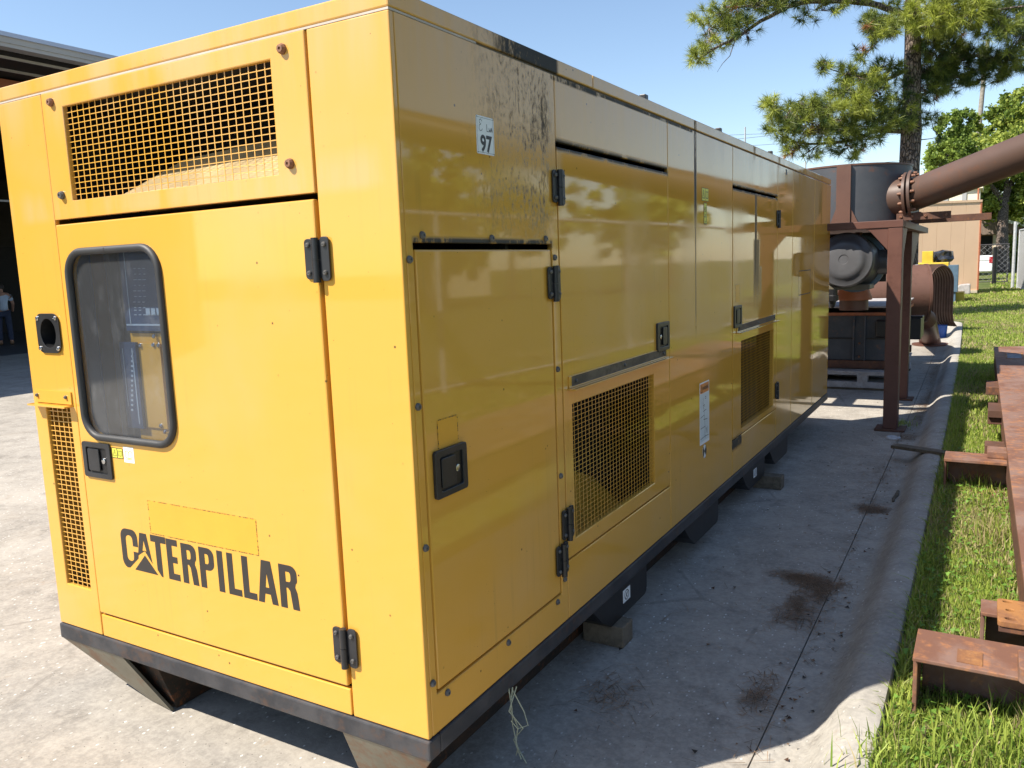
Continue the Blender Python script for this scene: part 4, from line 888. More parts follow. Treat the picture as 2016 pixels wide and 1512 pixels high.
part('stub_bar', MB().box(1.385, 1.53, 4.75, 4.92, -.08, .0), M['rust2'], RF, bevel=.004)
part('stub_bar', MB().box(1.40, 1.52, 4.28, 4.45, .013, .06), M['rust'], RF, bevel=.006)
part('stub_bar', MB().box(1.40, 1.52, 5.75, 6.15, .02, .08), M['rust2'], RF, bevel=.004); part('stub_bar', MB().box(1.40, 1.52, 5.78, 6.15, -.04, .015), M['rust2'], RF, bevel=.004)
part('stub_bar', MB().box(1.38, 1.51, 7.15, 7.6, -.01, .065), M['rust2'], RF, bevel=.004)
tb = plate('tab_plate', [rrect(1.442, 1.64, 1.44, 1.66, .012, 3), circ(1.475, 1.635, .016, 14, .012), circ(1.482, 1.475, .018, 14, .014), circ(1.482, 1.555, .014, 14, .012)], (0, 0, .066), (1, 0, 0), (0, 1, 0), .022, M['rustor'], RF, bevel=.003)
part('tab_plate', MB().box(1.446, 1.64, 1.445, 1.655, .022, .043), M['rust2'], RF, bevel=.003)
cl = plate('clevis_plate', [rrect(1.498, 1.64, 1.08, 1.24, .02, 3), circ(1.532, 1.21, .012, 12), circ(1.535, 1.115, .014, 12)], (0, 0, .066), (1, 0, 0), (0, 1, 0), .052, M['rust'], RF, bevel=.004)
part('weld_patch', MB().box(1.325, 1.40, 1.16, 1.26, .0125, .015), M['rustor'], RF)

# ------------------------------------------------------------------ things beyond: shed trailer, far building, genset, pickup, gate, fence
def boxat(u0, u1, vt, vb, d, depth):
    a = at(u0, vb, d); b = at(u1, vb, d); c = at(u1, vt, d); return a, b, c
a0_ = at(1801, 570, 29.6); a1_ = at(1923, 571, 29.5); zt0, zt1 = at(1801, 404, 29.5)[2], at(1929, 399, 29.5)[2]
SH = thing('shed_trailer', (float(a1_[0]), float(a1_[1]), LZ), 'tan panelled shed box standing on wheels at the edge of the lawn', 'shed')
dirs = Vector((a1_[0]-a0_[0], a1_[1]-a0_[1], 0)); ln_ = dirs.length; dirs.normalize(); bk = Vector((-dirs.y, dirs.x, 0))
st_ = Vector((a1_[0], a1_[1], 0)); wl_ = 7.0; zb_ = float(a1_[2]); top_ = float(zt1)
npn = 14
for i in range(npn):
    s0 = st_-dirs*(wl_*(i+1)/npn-.006); s1 = st_-dirs*(wl_*i/npn)
    part('siding_panel', MB().hexa([s0+Vector((0, 0, zb_)), s1+Vector((0, 0, zb_)), s1+bk*.03+Vector((0, 0, zb_)), s0+bk*.03+Vector((0, 0, zb_)), s0+Vector((0, 0, top_)), s1+Vector((0, 0, top_)), s1+bk*.03+Vector((0, 0, top_)), s0+bk*.03+Vector((0, 0, top_))]), M['tansh'], SH)
def prism4(a, b, th, z0, z1):
    a, b = Vector(a), Vector(b); nrm = Vector((-(b-a).y, (b-a).x, 0)).normalized()*th
    z0_, z1_ = Vector((0, 0, z0)), Vector((0, 0, z1))
    return [a+z0_, b+z0_, b+nrm+z0_, a+nrm+z0_, a+z1_, b+z1_, b+nrm+z1_, a+nrm+z1_]
part('end_wall', MB().hexa(prism4(st_+bk*.031, st_+bk*2.4, .03, zb_, top_)), M['tansh'], SH)
part('corner_trim', MB().hexa(prism4(st_-dirs*.0-bk*.02, st_+dirs*.05-bk*.02, .05, zb_, top_)), M['redtrim'], SH)
part('inner_box', MB().hexa(prism4(st_-dirs*wl_+bk*.035, st_-dirs*.04+bk*.035, 2.3, zb_+.02, top_-.02)), M['tansh'], SH)
part('top_trim', MB().hexa(prism4(st_-dirs*wl_-bk*.03, st_+dirs*.05-bk*.03, 2.45, top_+.001, top_+.08)), M['tansh'], SH)
part('sill_trim', MB().hexa(prism4(st_-dirs*wl_-bk*.03, st_-dirs*.0-bk*.03, .06, zb_-.10, zb_-.001)), M['cream'], SH)
for k in (.7, 1.5, 5.0):
    p = st_-dirs*k+bk*.4; o = part('wheel', MB().lathe((p.x, p.y, LZ+.30), bk, [(-.1, 0), (-.1, .18), (-.1, .30), (.1, .30), (.1, .0)], 20), M['tyre'], SH, smooth=True)
cbp = st_-dirs*.75-bk*.25
tag(part('concrete_block', MB().hexa([(cbp.x-.32, cbp.y, LZ), (cbp.x+.36, cbp.y, LZ), (cbp.x+.36, cbp.y+.3, LZ), (cbp.x-.32, cbp.y+.3, LZ), (cbp.x+.0, cbp.y, LZ+.38), (cbp.x+.36, cbp.y, LZ+.40), (cbp.x+.34, cbp.y+.25, LZ+.4), (cbp.x+.05, cbp.y+.25, LZ+.38)]), M['pallet'], loc=(cbp.x, cbp.y, LZ), bevel=.05), 'pale rough rock at the foot of the shed trailer', 'rock')

b1_ = at(1925, 480, 50); bz = at(1925, 372, 50)[2]
FB = thing('cream_building', (float(b1_[0]), float(b1_[1]), LZ), 'tall cream corrugated building rising behind the tan shed', 'building')
part('wall', MB().box(b1_[0]-12, b1_[0], b1_[1], b1_[1]+4, -.4, bz), M['cream'], FB)
for i in range(14):
    x = b1_[0]-.8-i*1.0; part('wall_rib', MB().box(x-.16, x+.08, b1_[1]-.08, b1_[1]-.001, -.3, bz-.1), M['fascia'], FB)
part('roof', MB().box(b1_[0]-16.2, b1_[0]+.15, b1_[1]-.2, b1_[1]+4.2, bz+.001, bz+.25), M['cream'], FB)
part('downpipe', MB().tube([(b1_[0]-.08, b1_[1]-.2, 0), (b1_[0]-.08, b1_[1]-.2, bz)], .05, 8), M['redtrim'], FB)

# yellow set, bag, blue door
g0 = at(1810, 600, 25.5); g1 = at(1865, 590, 25.5); gz = at(1840, 517, 25.5)[2]
YG = thing('yellow_machine', (float(g1[0]), float(g1[1]), LZ), 'small old yellow machine housing with a dark louvre strip beside the blue panel', 'machine')
part('housing', MB().box(g0[0]-.6, g1[0], g1[1], g1[1]+1.0, LZ+.30, gz), M['gold'], YG, bevel=.02)
part('base', MB().box(g0[0]-.5, g1[0]+.45, g1[1]+.05, g1[1]+.9, LZ, LZ+.29), M['gold'], YG)
q0 = at(1815, 515, 25.8); q1 = at(1838, 494, 25.8); part('control_box', MB().box(q0[0], q1[0], q0[1], q0[1]+.3, gz+.001, q1[2]), M['gold'], YG, bevel=.01)
for i in range(14): part('louvre', MB().box(g1[0]-.05, g1[0]-.01, g1[1]-.012, g1[1]-.001, gz-.15-i*.055, gz-.12-i*.055), M['blackp'], YG)
h0 = at(1865, 575, 25.2); h1 = at(1888, 521, 25.2)
tag(part('steel_cabinet', MB().box(h0[0], h1[0], h0[1]-.05, h0[1]+.35, h0[2], h1[2]).box(h0[0]+.05, h1[0]-.05, h0[1], h0[1]+.3, LZ, h0[2]-.001), M['slate'], loc=(float(h0[0]), float(h0[1]), LZ), bevel=.01), 'flat slate blue steel cabinet in front of the tan shed', 'cabinet')
s0 = at(1843, 516, 25.9); s1 = at(1871, 493, 25.9); m_ = MB()
for i in range(5):
    for j in range(4): pass
Vv = []; nx_, nz_ = 9, 6
m_.lathe(((s0[0]+s1[0])/2, s0[1]+.2, gz+.002), (0, 0, 1), [(0, 0), (0, .26), (.10, .30), (.2, .27), (.32, .28), (.36, .20), (.37, 0)], 14)
m_.v = [(x+random.uniform(-.035, .035), y+random.uniform(-.035, .035), max(gz+.002, z+random.uniform(-.03, .03))) for x, y, z in m_.v]
tag(part('plastic_bag', m_, M['bag'], loc=((s0[0]+s1[0])/2, s0[1]+.2, gz)), 'crumpled black plastic wrapped bundle on top of the yellow machine', 'plastic bundle')

# white pickup, seen only by its tail
tp = at(1953, 541, 42); PU = thing('pickup_truck', (float(tp[0])-2.4, float(tp[1])+.9, LZ), 'white pickup truck with its tail showing past the tan shed', 'pickup truck')
tx, ty = float(tp[0]), float(tp[1]); z0 = LZ
part('body', MB().box(tx-5.3, tx, ty, ty+1.9, z0+.45, z0+1.0).box(tx-2.0, tx, ty, ty+1.9, z0+1.001, z0+1.28).box(tx-5.3, tx-3.7, ty+.05, ty+1.85, z0+1.001, z0+1.12), M['carwhite'], PU, bevel=.05)
cabp = [(tx-3.9, ty+.12, z0+1.121), (tx-2.0, ty+.12, z0+1.121), (tx-2.0, ty+1.78, z0+1.121), (tx-3.9, ty+1.78, z0+1.121), (tx-3.3, ty+.25, z0+1.75), (tx-2.15, ty+.25, z0+1.75), (tx-2.15, ty+1.65, z0+1.75), (tx-3.3, ty+1.65, z0+1.75)]
part('cab', MB().hexa(cabp), M['carwhite'], PU, bevel=.05); part('side_window', MB().hexa([(tx-3.5, ty+.10, z0+1.2), (tx-2.2, ty+.10, z0+1.2), (tx-2.2, ty+.14, z0+1.2), (tx-3.5, ty+.14, z0+1.2), (tx-3.2, ty+.2, z0+1.65), (tx-2.3, ty+.2, z0+1.65), (tx-2.3, ty+.24, z0+1.65), (tx-3.2, ty+.24, z0+1.65)]), M['blackp'], PU)
part('tail_lamp', MB().box(tx-.16, tx+.01, ty-.012, ty+.14, z0+.88, z0+1.22), M['tail'], PU, bevel=.02)
part('tail_lamp', MB().box(tx-.16, tx+.01, ty+1.76, ty+1.912, z0+.88, z0+1.22), M['tail'], PU, bevel=.02)
part('bumper', MB().box(tx+.001, tx+.18, ty+.02, ty+1.88, z0+.42, z0+.62), M['blackp'], PU, bevel=.03)
for wx in (tx-1.1, tx-4.4):
    for wy in (ty+.1, ty+1.8):
        o = part('wheel', MB().lathe((wx, wy, z0+.36), (0, 1, 0), [(-.12, 0), (-.12, .2), (-.12, .36), (.12, .36), (.12, 0)], 24), M['tyre'], PU, smooth=True); part('rim', MB().lathe((wx, wy-.125, z0+.36), (0, -1, 0), [(0, .2), (.01, .19), (.01, 0)], 18), M['zinc'], o)

# distant brick house
hs_ = at(1940, 505, 62); hx, hy = float(hs_[0]), float(hs_[1]); hz0 = -.4; hzt = float(at(1940, 462, 62)[2])
HO = thing('brick_house', (hx, hy, hz0), 'low brown brick house with a white gable edge far behind the gate', 'house')
part('wall', MB().box(hx-6, hx+3.6, hy, hy+8, hz0, hzt), M['brickh'], HO)
part('roof', MB().add([(hx-6.5, hy-.5, hzt+.001), (hx+4.1, hy-.5, hzt+.001), (hx+4.1, hy+8.5, hzt+.001), (hx-6.5, hy+8.5, hzt+.001), (hx-1.2, hy-.5, hzt+1.7), (hx-1.2, hy+8.5, hzt+1.7)], [(0, 1, 4), (3, 5, 2), (1, 2, 5, 4), (0, 4, 5, 3), (0, 3, 2, 1)]), M['roofh'], HO)
part('fascia', MB().bar((hx-1.2, hy-.56, hzt+1.68), (hx+4.2, hy-.56, hzt+.02), .08, .22).bar((hx-1.2, hy-.56, hzt+1.68), (hx-6.6, hy-.56, hzt+.02), .08, .22), M['white'], HO)
part('garage_opening_shade', MB().box(hx-1.0, hx+.4, hy-.02, hy-.001, hz0+.1, hzt-.1), M['interior'], HO)  # near-black panel on the closed wall paints the shade of an opening
part('white_panel', MB().box(hx+.45, hx+1.5, hy-.03, hy-.001, hz0+.1, hzt-.05), M['cream'], HO)
part('window', MB().box(hx+2.0, hx+2.9, hy-.03, hy-.001, hz0+1.2, hzt-.4), M['blackp'], HO)

# gate
GT = thing('chain_link_gate', (1.5, 36.5, LZ), 'thin black framed chain-link gate closing the end of the lawn', 'gate')
def rod(name, pts, r_, mat, par, n=8): return part(name, MB().tube(pts, r_, n), mat, par, smooth=True)
gl_, gr_ = at(1926, 483, 37), at(1988, 480, 36.5); gzt = float(gl_[2])
rod('post', [(float(at(1957, 550, 37)[0]), float(at(1957, 550, 37)[1]), LZ), (float(at(1957, 550, 37)[0]), float(at(1957, 550, 37)[1]), gzt-.1)], .09, M['blackp'], GT)
rod('top_rail', [gl_-np.array([3, -.2, 0]), gr_], .025, M['frame'], GT); rod('bottom_rail', [(gl_[0]-3, gl_[1]+.2, LZ+.12), (gr_[0], gr_[1], LZ+.12)], .02, M['frame'], GT)
q = at(1985, 500, 36.8); rod('stile', [(q[0], q[1], LZ+.1), (q[0], q[1], gzt)], .03, M['frame'], GT)
def chainlink(A, B, z0, z1, pitch, r_, parent, name='mesh_wire'):
    A, B = Vector(A), Vector(B); d = B-A; L = d.length; d.normalize(); h = z1-z0; V = []; T = []; nrm = Vector((-d.y, d.x, 0))
    for sgn in (1, -1):
        s = -h
        while s < L:
            t0, t1 = max(s, 0), min(s+h, L)
            if t1 > t0:
                za, zb2 = (z0+(t0-s), z0+(t1-s)) if sgn > 0 else (z1-(t0-s), z1-(t1-s))
                p = A+d*t0; q = A+d*t1; k = len(V)
                for P, z in ((p, za), (q, zb2)):
                    V += [(P.x, P.y, z+r_), (P.x+nrm.x*r_, P.y+nrm.y*r_, z-r_), (P.x-nrm.x*r_, P.y-nrm.y*r_, z-r_)]
                T += [(k, k+1, k+4), (k, k+4, k+3), (k+1, k+2, k+5), (k+1, k+5, k+4), (k+2, k, k+3), (k+2, k+3, k+5)]
            s += pitch
    o = npmesh(name, np.array(V), np.array(T), M['zinc'], parent=parent); return tag(o, kind='stuff')
chainlink((gl_[0]-3, gl_[1]+.2, 0), (gr_[0], gr_[1], 0), LZ+.12, gzt, .24, .003, GT)
# fence along the lawn with slats
fA, fB = Vector((5.6, -4, 0)), Vector((2.33, 36.5, 0)); fz = 2.08
FE = thing('chain_link_fence', (fB.x, fB.y, LZ), 'tall grey chain-link fence with slats running along the right side of the lawn', 'fence')
nP = 15
for i in range(nP+1):
    p = fA.lerp(fB, i/nP); rod('post', [(p.x, p.y, LZ), (p.x, p.y, fz+.02)], .038, M['zinc'], FE)
rod('top_rail', [(fA.x, fA.y, fz), (fB.x, fB.y, fz)], .03, M['zinc'], FE); rod('bottom_rail', [(fA.x, fA.y, LZ+.06), (fB.x, fB.y, LZ+.06)], .015, M['zinc'], FE)
chainlink(fA, fB, LZ+.05, fz, .10, .0028, FE)
sl0 = fA.lerp(fB, .72); m_ = MB(); Ls = (fB-sl0).length; dd = (fB-sl0).normalized()
for i in range(int(Ls/.085)):
    p = sl0+dd*(i*.085); m_.bar((p.x, p.y, LZ+.08), (p.x, p.y, fz-.05), .052, .004, upv=(dd.y, -dd.x, 0))
tag(part('privacy_slats', m_, M['fascia'], FE, fixn=False), kind='stuff')
p = fB; rod('corner_post', [(p.x-.16, p.y+.3, LZ), (p.x-.16, p.y+.3, fz+.35)], .06, M['zinc'], FE)

# utility pole and wires
up0 = at(1926, 300, 70); UP = thing('utility_pole', (float(up0[0]), float(up0[1]), LZ), 'weathered wooden utility pole rising above the leafy tree', 'utility pole')
part('pole', MB().tube([(up0[0]-.3, up0[1], LZ), (up0[0], up0[1], float(at(1928, 240, 70)[2])), (up0[0]+.2, up0[1], float(at(1932, 140, 70)[2])), (up0[0]+.35, up0[1], float(at(1934, 90, 70)[2]))], [.24, .2, .17, .16], 10), M['pole'], UP, smooth=True)
for i, (v0, v1, x0, x1) in enumerate(((285, 262, 1340, 1520), (278, 268, 1560, 1690), (322, 290, 1800, 1925), (334, 300, 1800, 1925), (342, 312, 1800, 1925), (240, 226, 1880, 1960))):
    a = Vector(at(x0-700, v0+(v0-v1)*.8+20, 75)); b = Vector(at(x1+120, v1-8, 70)); m = (a+b)/2-Vector((0, 0, .6))
    tag(part('power_line', MB().tube([a, (a+m)/2-Vector((0, 0, .1)), m, (m+b)/2-Vector((0, 0, .1)), b], .018, 4), M['wire'], loc=tuple(b)), ['upper wire crossing above the generator roof', 'wire ending behind the lower pine boughs', 'highest of three wires right of the pine trunk', 'middle of three wires right of the pine trunk', 'lowest of three wires right of the pine trunk', 'wire beside the utility pole'][i], 'power line', 'overhead power lines')
for u, vt, vb in ((1467, 250, 285), (1586, 318, 345)):
    a = at(u-3, vb+25, 30); b = at(u, vt, 30)
    tag(part('antenna_mast', MB().tube([(b[0], b[1], LZ), (b[0], b[1], b[2])], .03, 6), M['zinc'], loc=(float(b[0]), float(b[1]), LZ)), 'thin grey mast poking above the generator roof, '+('left one' if u < 1500 else 'right one beside the pine'), 'mast', 'thin masts behind the generator')

# ------------------------------------------------------------------ workshop on the left
WX, WZ = -15.3, 6.25
WS = thing('workshop', (WX-8, 15, G), 'open-fronted dark workshop building with a grey roof edge on the left', 'building')
part('fascia', MB().box(WX-.4, WX, -12, 48, 6.055, 6.168), M['fascia'], WS); part('fascia', MB().box(WX-.3, WX-.02, -12, 48, 5.98, 6.054), M['fascia'], WS)
part('gutter', MB().box(WX-.6, WX+.04, -12, 48, 6.169, WZ), M['fasciab'], WS)
part('roof', MB().hexa([(WX-22, -12, 6.8), (WX-.41, -12, 6.10), (WX-.41, 48, 6.10), (WX-22, 48, 6.8), (WX-22, -12, 6.9), (WX-.61, -12, 6.2), (WX-.61, 48, 6.2), (WX-22, 48, 6.9)]), M['fascia'], WS)
for i in range(9):
    x = WX-.6-i*1.0; part('purlin', MB().box(x-.05, x, -12, 48, 5.91, 5.96), M['fascia'], WS)
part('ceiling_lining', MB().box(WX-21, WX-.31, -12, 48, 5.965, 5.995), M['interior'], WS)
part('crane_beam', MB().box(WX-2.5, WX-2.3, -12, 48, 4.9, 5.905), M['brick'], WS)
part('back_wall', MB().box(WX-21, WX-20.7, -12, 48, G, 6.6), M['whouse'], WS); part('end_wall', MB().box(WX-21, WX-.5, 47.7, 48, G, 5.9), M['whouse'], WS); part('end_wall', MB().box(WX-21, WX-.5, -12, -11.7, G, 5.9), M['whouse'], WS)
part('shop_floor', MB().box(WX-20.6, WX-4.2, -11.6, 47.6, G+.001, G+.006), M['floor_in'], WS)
for y in (-11.5, 4, 19.5, 35, 47):
    part('column', MB().box(WX-.5, WX-.2, y-.15, y+.15, G, 5.57), M['fascia'], WS)
for i, (x, y, z0, z1) in enumerate(((WX-14, 12, 0, 2.2), (WX-12, 9.6, 0, 1.1), (WX-15, 15, 0, 2.8))): part('shelving', MB().box(x-.4, x+.4, y-1, y+1, G+.01, z1), M['interior'], WS)
part('cable', MB().tube([(WX-5.8, y, 3.6+.0*y) for y in (-5, 5, 20)], .03, 6), M['zinc'], WS)

# person in the workshop, seen from behind: skinned body
def skin_obj(name, verts, edges, radii, mat, parent, root=0, lev=2):
    rt_ = ROOT[parent]; me = bpy.data.meshes.new(name); me.from_pydata([tuple(Vector(v)-rt_) for v in verts], edges, [])
    o = bpy.data.objects.new(name, me); COL.objects.link(o); o.parent = parent; ROOT[o] = rt_
    o.modifiers.new('skin', 'SKIN'); bm = bmesh.new(); bm.from_mesh(me); ly = bm.verts.layers.skin.verify()
    for i, v in enumerate(bm.verts):
        v[ly].radius = radii[i] if isinstance(radii[i], tuple) else (radii[i], radii[i]); v[ly].use_root = (i == root)
    bm.to_mesh(me); bm.free(); s = o.modifiers.new('sub', 'SUBSURF'); s.levels = lev; s.render_levels = lev; me.materials.append(mat)
    return o
pp = hit(14, 680, 2, G); PX, PY = float(pp[0]), float(pp[1])
PE = thing('person', (PX, PY, G), 'person in a pale shirt and dark trousers standing in the dark workshop, back turned', 'person')
vd = Vector((PX-CAM[0], PY-CAM[1], 0)).normalized(); sdv = Vector((vd.y, -vd.x, 0))   # person faces away
def pt(s, f, h): return Vector((PX, PY, G))+sdv*s+vd*f+Vector((0, 0, h))
body = [pt(0, 0, .98), pt(0, 0, 1.12), pt(0, .02, 1.30), pt(0, .04, 1.45), pt(0, .05, 1.52), pt(0, .08, 1.62), pt(0, .09, 1.72),
        pt(.19, .03, 1.44), pt(.27, .06, 1.20), pt(.25, .22, 1.02), pt(.24, .28, .96), pt(-.19, .03, 1.44), pt(-.27, .06, 1.20), pt(-.22, .24, 1.04), pt(-.2, .3, .99),
        pt(.10, 0, .92), pt(.12, -.01, .50), pt(.13, -.03, .09), pt(.13, .12, .04), pt(-.10, 0, .92), pt(-.13, .02, .50), pt(-.14, 0, .09), pt(-.14, .15, .04)]
ed = [(0, 1), (1, 2), (2, 3), (3, 4), (4, 5), (5, 6), (3, 7), (7, 8), (8, 9), (9, 10), (3, 11), (11, 12), (12, 13), (13, 14), (0, 15), (15, 16), (16, 17), (17, 18), (0, 19), (19, 20), (20, 21), (21, 22)]
rd = [(.15, .11), (.14, .10), (.16, .11), (.13, .09), .06, (.085, .10), (.075, .09), .06, .045, .036, .035, .06, .045, .036, .035, .085, .06, .045, .04, .085, .06, .045, .04]
skin_obj('body', body, ed, rd, M['skin'], PE)
skin_obj('shirt', [body[0]+Vector((0, 0, -.02)), body[1], body[2], body[3], body[7], body[7].lerp(body[8], .75), body[11], body[11].lerp(body[12], .75)], [(0, 1), (1, 2), (2, 3), (3, 4), (4, 5), (3, 6), (6, 7)], [(.19, .14), (.19, .14), (.19, .135), (.145, .10), .078, .068, .078, .068], M['shirt'], PE)
skin_obj('trousers', [body[0], body[15], body[16], body[17]+Vector((0, 0, .04)), body[19], body[20], body[21]+Vector((0, 0, .04))], [(0, 1), (1, 2), (2, 3), (0, 4), (4, 5), (5, 6)], [(.165, .125), .105, .08, .068, .105, .08, .068], M['jeans'], PE)
for k in (17, 21): skin_obj('boot', [body[k]+Vector((0, 0, .04)), body[k]-Vector((0, 0, .02)), body[k+1]], [(0, 1), (1, 2)], [.06, .06, .05], M['boots'], PE)
part('hair', MB().lathe(tuple(pt(0, .085, 1.60)), (0, 0, 1), [(0, .08), (.06, .108), (.12, .10), (.17, .06), (.185, 0)], 16), M['hair'], PE, smooth=True)

# ------------------------------------------------------------------ pine
PT = thing('pine_tree', (-.45, 21.0, LZ), 'tall pine with long-needled tufts and a grey-brown trunk behind the steel stand', 'pine tree')
PD = 20.0
def pp_(u, v, dd=0.): return Vector(at(u, v, PD+dd))
tr_pts = [(1787, 520, 37), (1789, 420, 37), (1790, 330, 37), (1794, 260, 38), (1795, 180, 33), (1797, 100, 30), (1797, 0, 27), (1796, -140, 24), (1795, -300, 18), (1795, -460, 10)]
base = pp_(1786, 560); base.z = LZ-.05
tpts = [base]+[pp_(u, v) for u, v, w_ in tr_pts]; trad = [.27]+[w_/2/F_PX*PD for u, v, w_ in tr_pts]
part('trunk', MB().tube(tpts, trad, 18), M['bark'], PT, smooth=True)
branches = [  # picture-space guides of each limb (u, v, depth offset), start radius
    ([(1784, 33, 0), (1747, 17, -.2), (1714, 7, -.4), (1664, 2, -.6), (1588, 3, -.9), (1549, 13, -1.0), (1515, 33, -1.1), (1482, 52, -1.2), (1449, 76, -1.3), (1400, 99, -1.4), (1372, 124, -1.5)], .085),
    ([(1549, 13, -1.0), (1500, 5, -1.1), (1450, 15, -1.2), (1410, 40, -1.3), (1385, 70, -1.3)], .03),
    ([(1449, 76, -1.3), (1437, 110, -1.3), (1412, 142, -1.3)], .014),
    ([(1794, 132, 0), (1741, 159, -.4), (1707, 189, -.7), (1674, 228, -1.0), (1640, 240, -1.2)], .05),
    ([(1741, 159, -.4), (1690, 150, -.6), (1640, 138, -.9), (1612, 128, -1.0)], .025),
    ([(1774, 258, 0), (1730, 256, -.3), (1700, 268, -.5), (1664, 278, -.7), (1615, 283, -1.), (1568, 280, -1.3), (1530, 262, -1.4)], .06),
    ([(1700, 268, -.5), (1640, 240, -.9), (1580, 220, -1.2), (1525, 215, -1.4)], .03),
    ([(1615, 283, -1.), (1590, 300, -1.2), (1570, 310, -1.2)], .02),
    ([(1797, 60, 0), (1840, 40, -.3), (1900, 30, -.8), (1960, 20, -1.2), (2040, 10, -1.6)], .06),
    ([(1796, 150, 0), (1850, 130, .3), (1920, 110, .4), (1980, 115, .3), (2040, 120, .2)], .06),
    ([(1795, 200, 0), (1830, 180, .3), (1880, 150, .5), (1920, 140, .6)], .045),
    ([(1797, 10, 0), (1770, 40, -.8), (1740, 70, -1.2), (1715, 95, -1.4)], .03),
    ([(1790, 278, 0), (1815, 275, 0), (1850, 268, .1)], .02),
    ([(1796, -60, 0), (1720, -110, -.6), (1600, -130, -1.2), (1480, -90, -1.6)], .06),
    ([(1796, -100, 0), (1880, -130, -.6), (1980, -120, -1.2), (2100, -90, -1.6)], .06),
    ([(1795, -220, 0), (1700, -260, .6), (1620, -270, 1.0)], .05), ([(1795, -250, 0), (1890, -280, .8), (1980, -290, 1.2)], .05),
    ([(1796, -20, 0), (1840, -40, 1.2), (1880, -50, 2.2)], .05), ([(1796, 90, 0), (1830, 70, 1.2), (1870, 60, 2.0)], .05)]
tips = []
for pts, r_ in branches:
    P = [pp_(*q) for q in pts]; n_ = len(P)
    P2 = []; R2 = []
    for i in range(n_-1):
        for k in (0, .5):
            P2.append(P[i].lerp(P[i+1], k)+Vector((random.uniform(-1, 1), random.uniform(-1, 1), random.uniform(-1, 1)))*.02*(1 if k else 0)); R2.append(r_*(1-.75*(i+k)/(n_-1)))
    P2.append(P[-1]); R2.append(r_*.22)
    part('branch', MB().tube(P2, R2, 7), M['bark'], PT, smooth=True)
    for i, q in enumerate(P2): tips.append(q)
# clusters of tufts: (u, v, ru, rv, count, depth offset, tone)
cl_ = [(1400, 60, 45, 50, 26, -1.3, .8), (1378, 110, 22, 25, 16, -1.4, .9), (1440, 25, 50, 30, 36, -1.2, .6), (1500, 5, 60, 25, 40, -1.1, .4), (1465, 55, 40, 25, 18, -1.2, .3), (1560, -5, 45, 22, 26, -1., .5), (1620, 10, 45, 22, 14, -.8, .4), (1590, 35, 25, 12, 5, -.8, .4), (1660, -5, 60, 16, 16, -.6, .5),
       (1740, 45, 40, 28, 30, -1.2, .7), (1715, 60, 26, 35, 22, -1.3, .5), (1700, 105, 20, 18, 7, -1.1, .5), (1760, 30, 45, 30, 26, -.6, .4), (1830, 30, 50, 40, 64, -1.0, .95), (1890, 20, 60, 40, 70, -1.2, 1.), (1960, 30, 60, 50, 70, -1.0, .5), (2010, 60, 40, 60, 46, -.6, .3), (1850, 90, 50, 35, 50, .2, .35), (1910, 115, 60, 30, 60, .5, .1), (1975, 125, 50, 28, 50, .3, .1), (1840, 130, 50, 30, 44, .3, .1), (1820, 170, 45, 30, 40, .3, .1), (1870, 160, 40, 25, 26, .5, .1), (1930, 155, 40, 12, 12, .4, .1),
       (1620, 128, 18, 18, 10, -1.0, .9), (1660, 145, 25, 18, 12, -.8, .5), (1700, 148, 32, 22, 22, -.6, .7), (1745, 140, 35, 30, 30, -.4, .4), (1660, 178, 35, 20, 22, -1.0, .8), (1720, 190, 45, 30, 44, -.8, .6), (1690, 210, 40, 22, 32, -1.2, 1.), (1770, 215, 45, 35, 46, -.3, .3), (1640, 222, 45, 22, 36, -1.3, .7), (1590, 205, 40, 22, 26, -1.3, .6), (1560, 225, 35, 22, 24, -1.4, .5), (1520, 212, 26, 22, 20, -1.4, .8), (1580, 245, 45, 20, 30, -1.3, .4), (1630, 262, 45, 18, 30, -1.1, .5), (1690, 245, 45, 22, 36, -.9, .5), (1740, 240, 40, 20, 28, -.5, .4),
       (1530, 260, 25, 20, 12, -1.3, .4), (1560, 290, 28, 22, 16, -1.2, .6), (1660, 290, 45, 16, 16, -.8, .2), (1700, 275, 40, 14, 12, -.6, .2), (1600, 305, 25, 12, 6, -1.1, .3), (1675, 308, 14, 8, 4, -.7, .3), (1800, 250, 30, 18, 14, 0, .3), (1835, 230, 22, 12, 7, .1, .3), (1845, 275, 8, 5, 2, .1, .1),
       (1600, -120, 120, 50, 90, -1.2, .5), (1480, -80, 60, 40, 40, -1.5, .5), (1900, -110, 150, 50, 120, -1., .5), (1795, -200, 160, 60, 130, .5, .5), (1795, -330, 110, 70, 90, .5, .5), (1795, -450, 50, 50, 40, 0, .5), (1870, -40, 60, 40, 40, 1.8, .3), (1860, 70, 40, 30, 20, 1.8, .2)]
NV = []; NC = []; tw = MB(); cones = []
tip_arr = np.array([tuple(t) for t in tips])
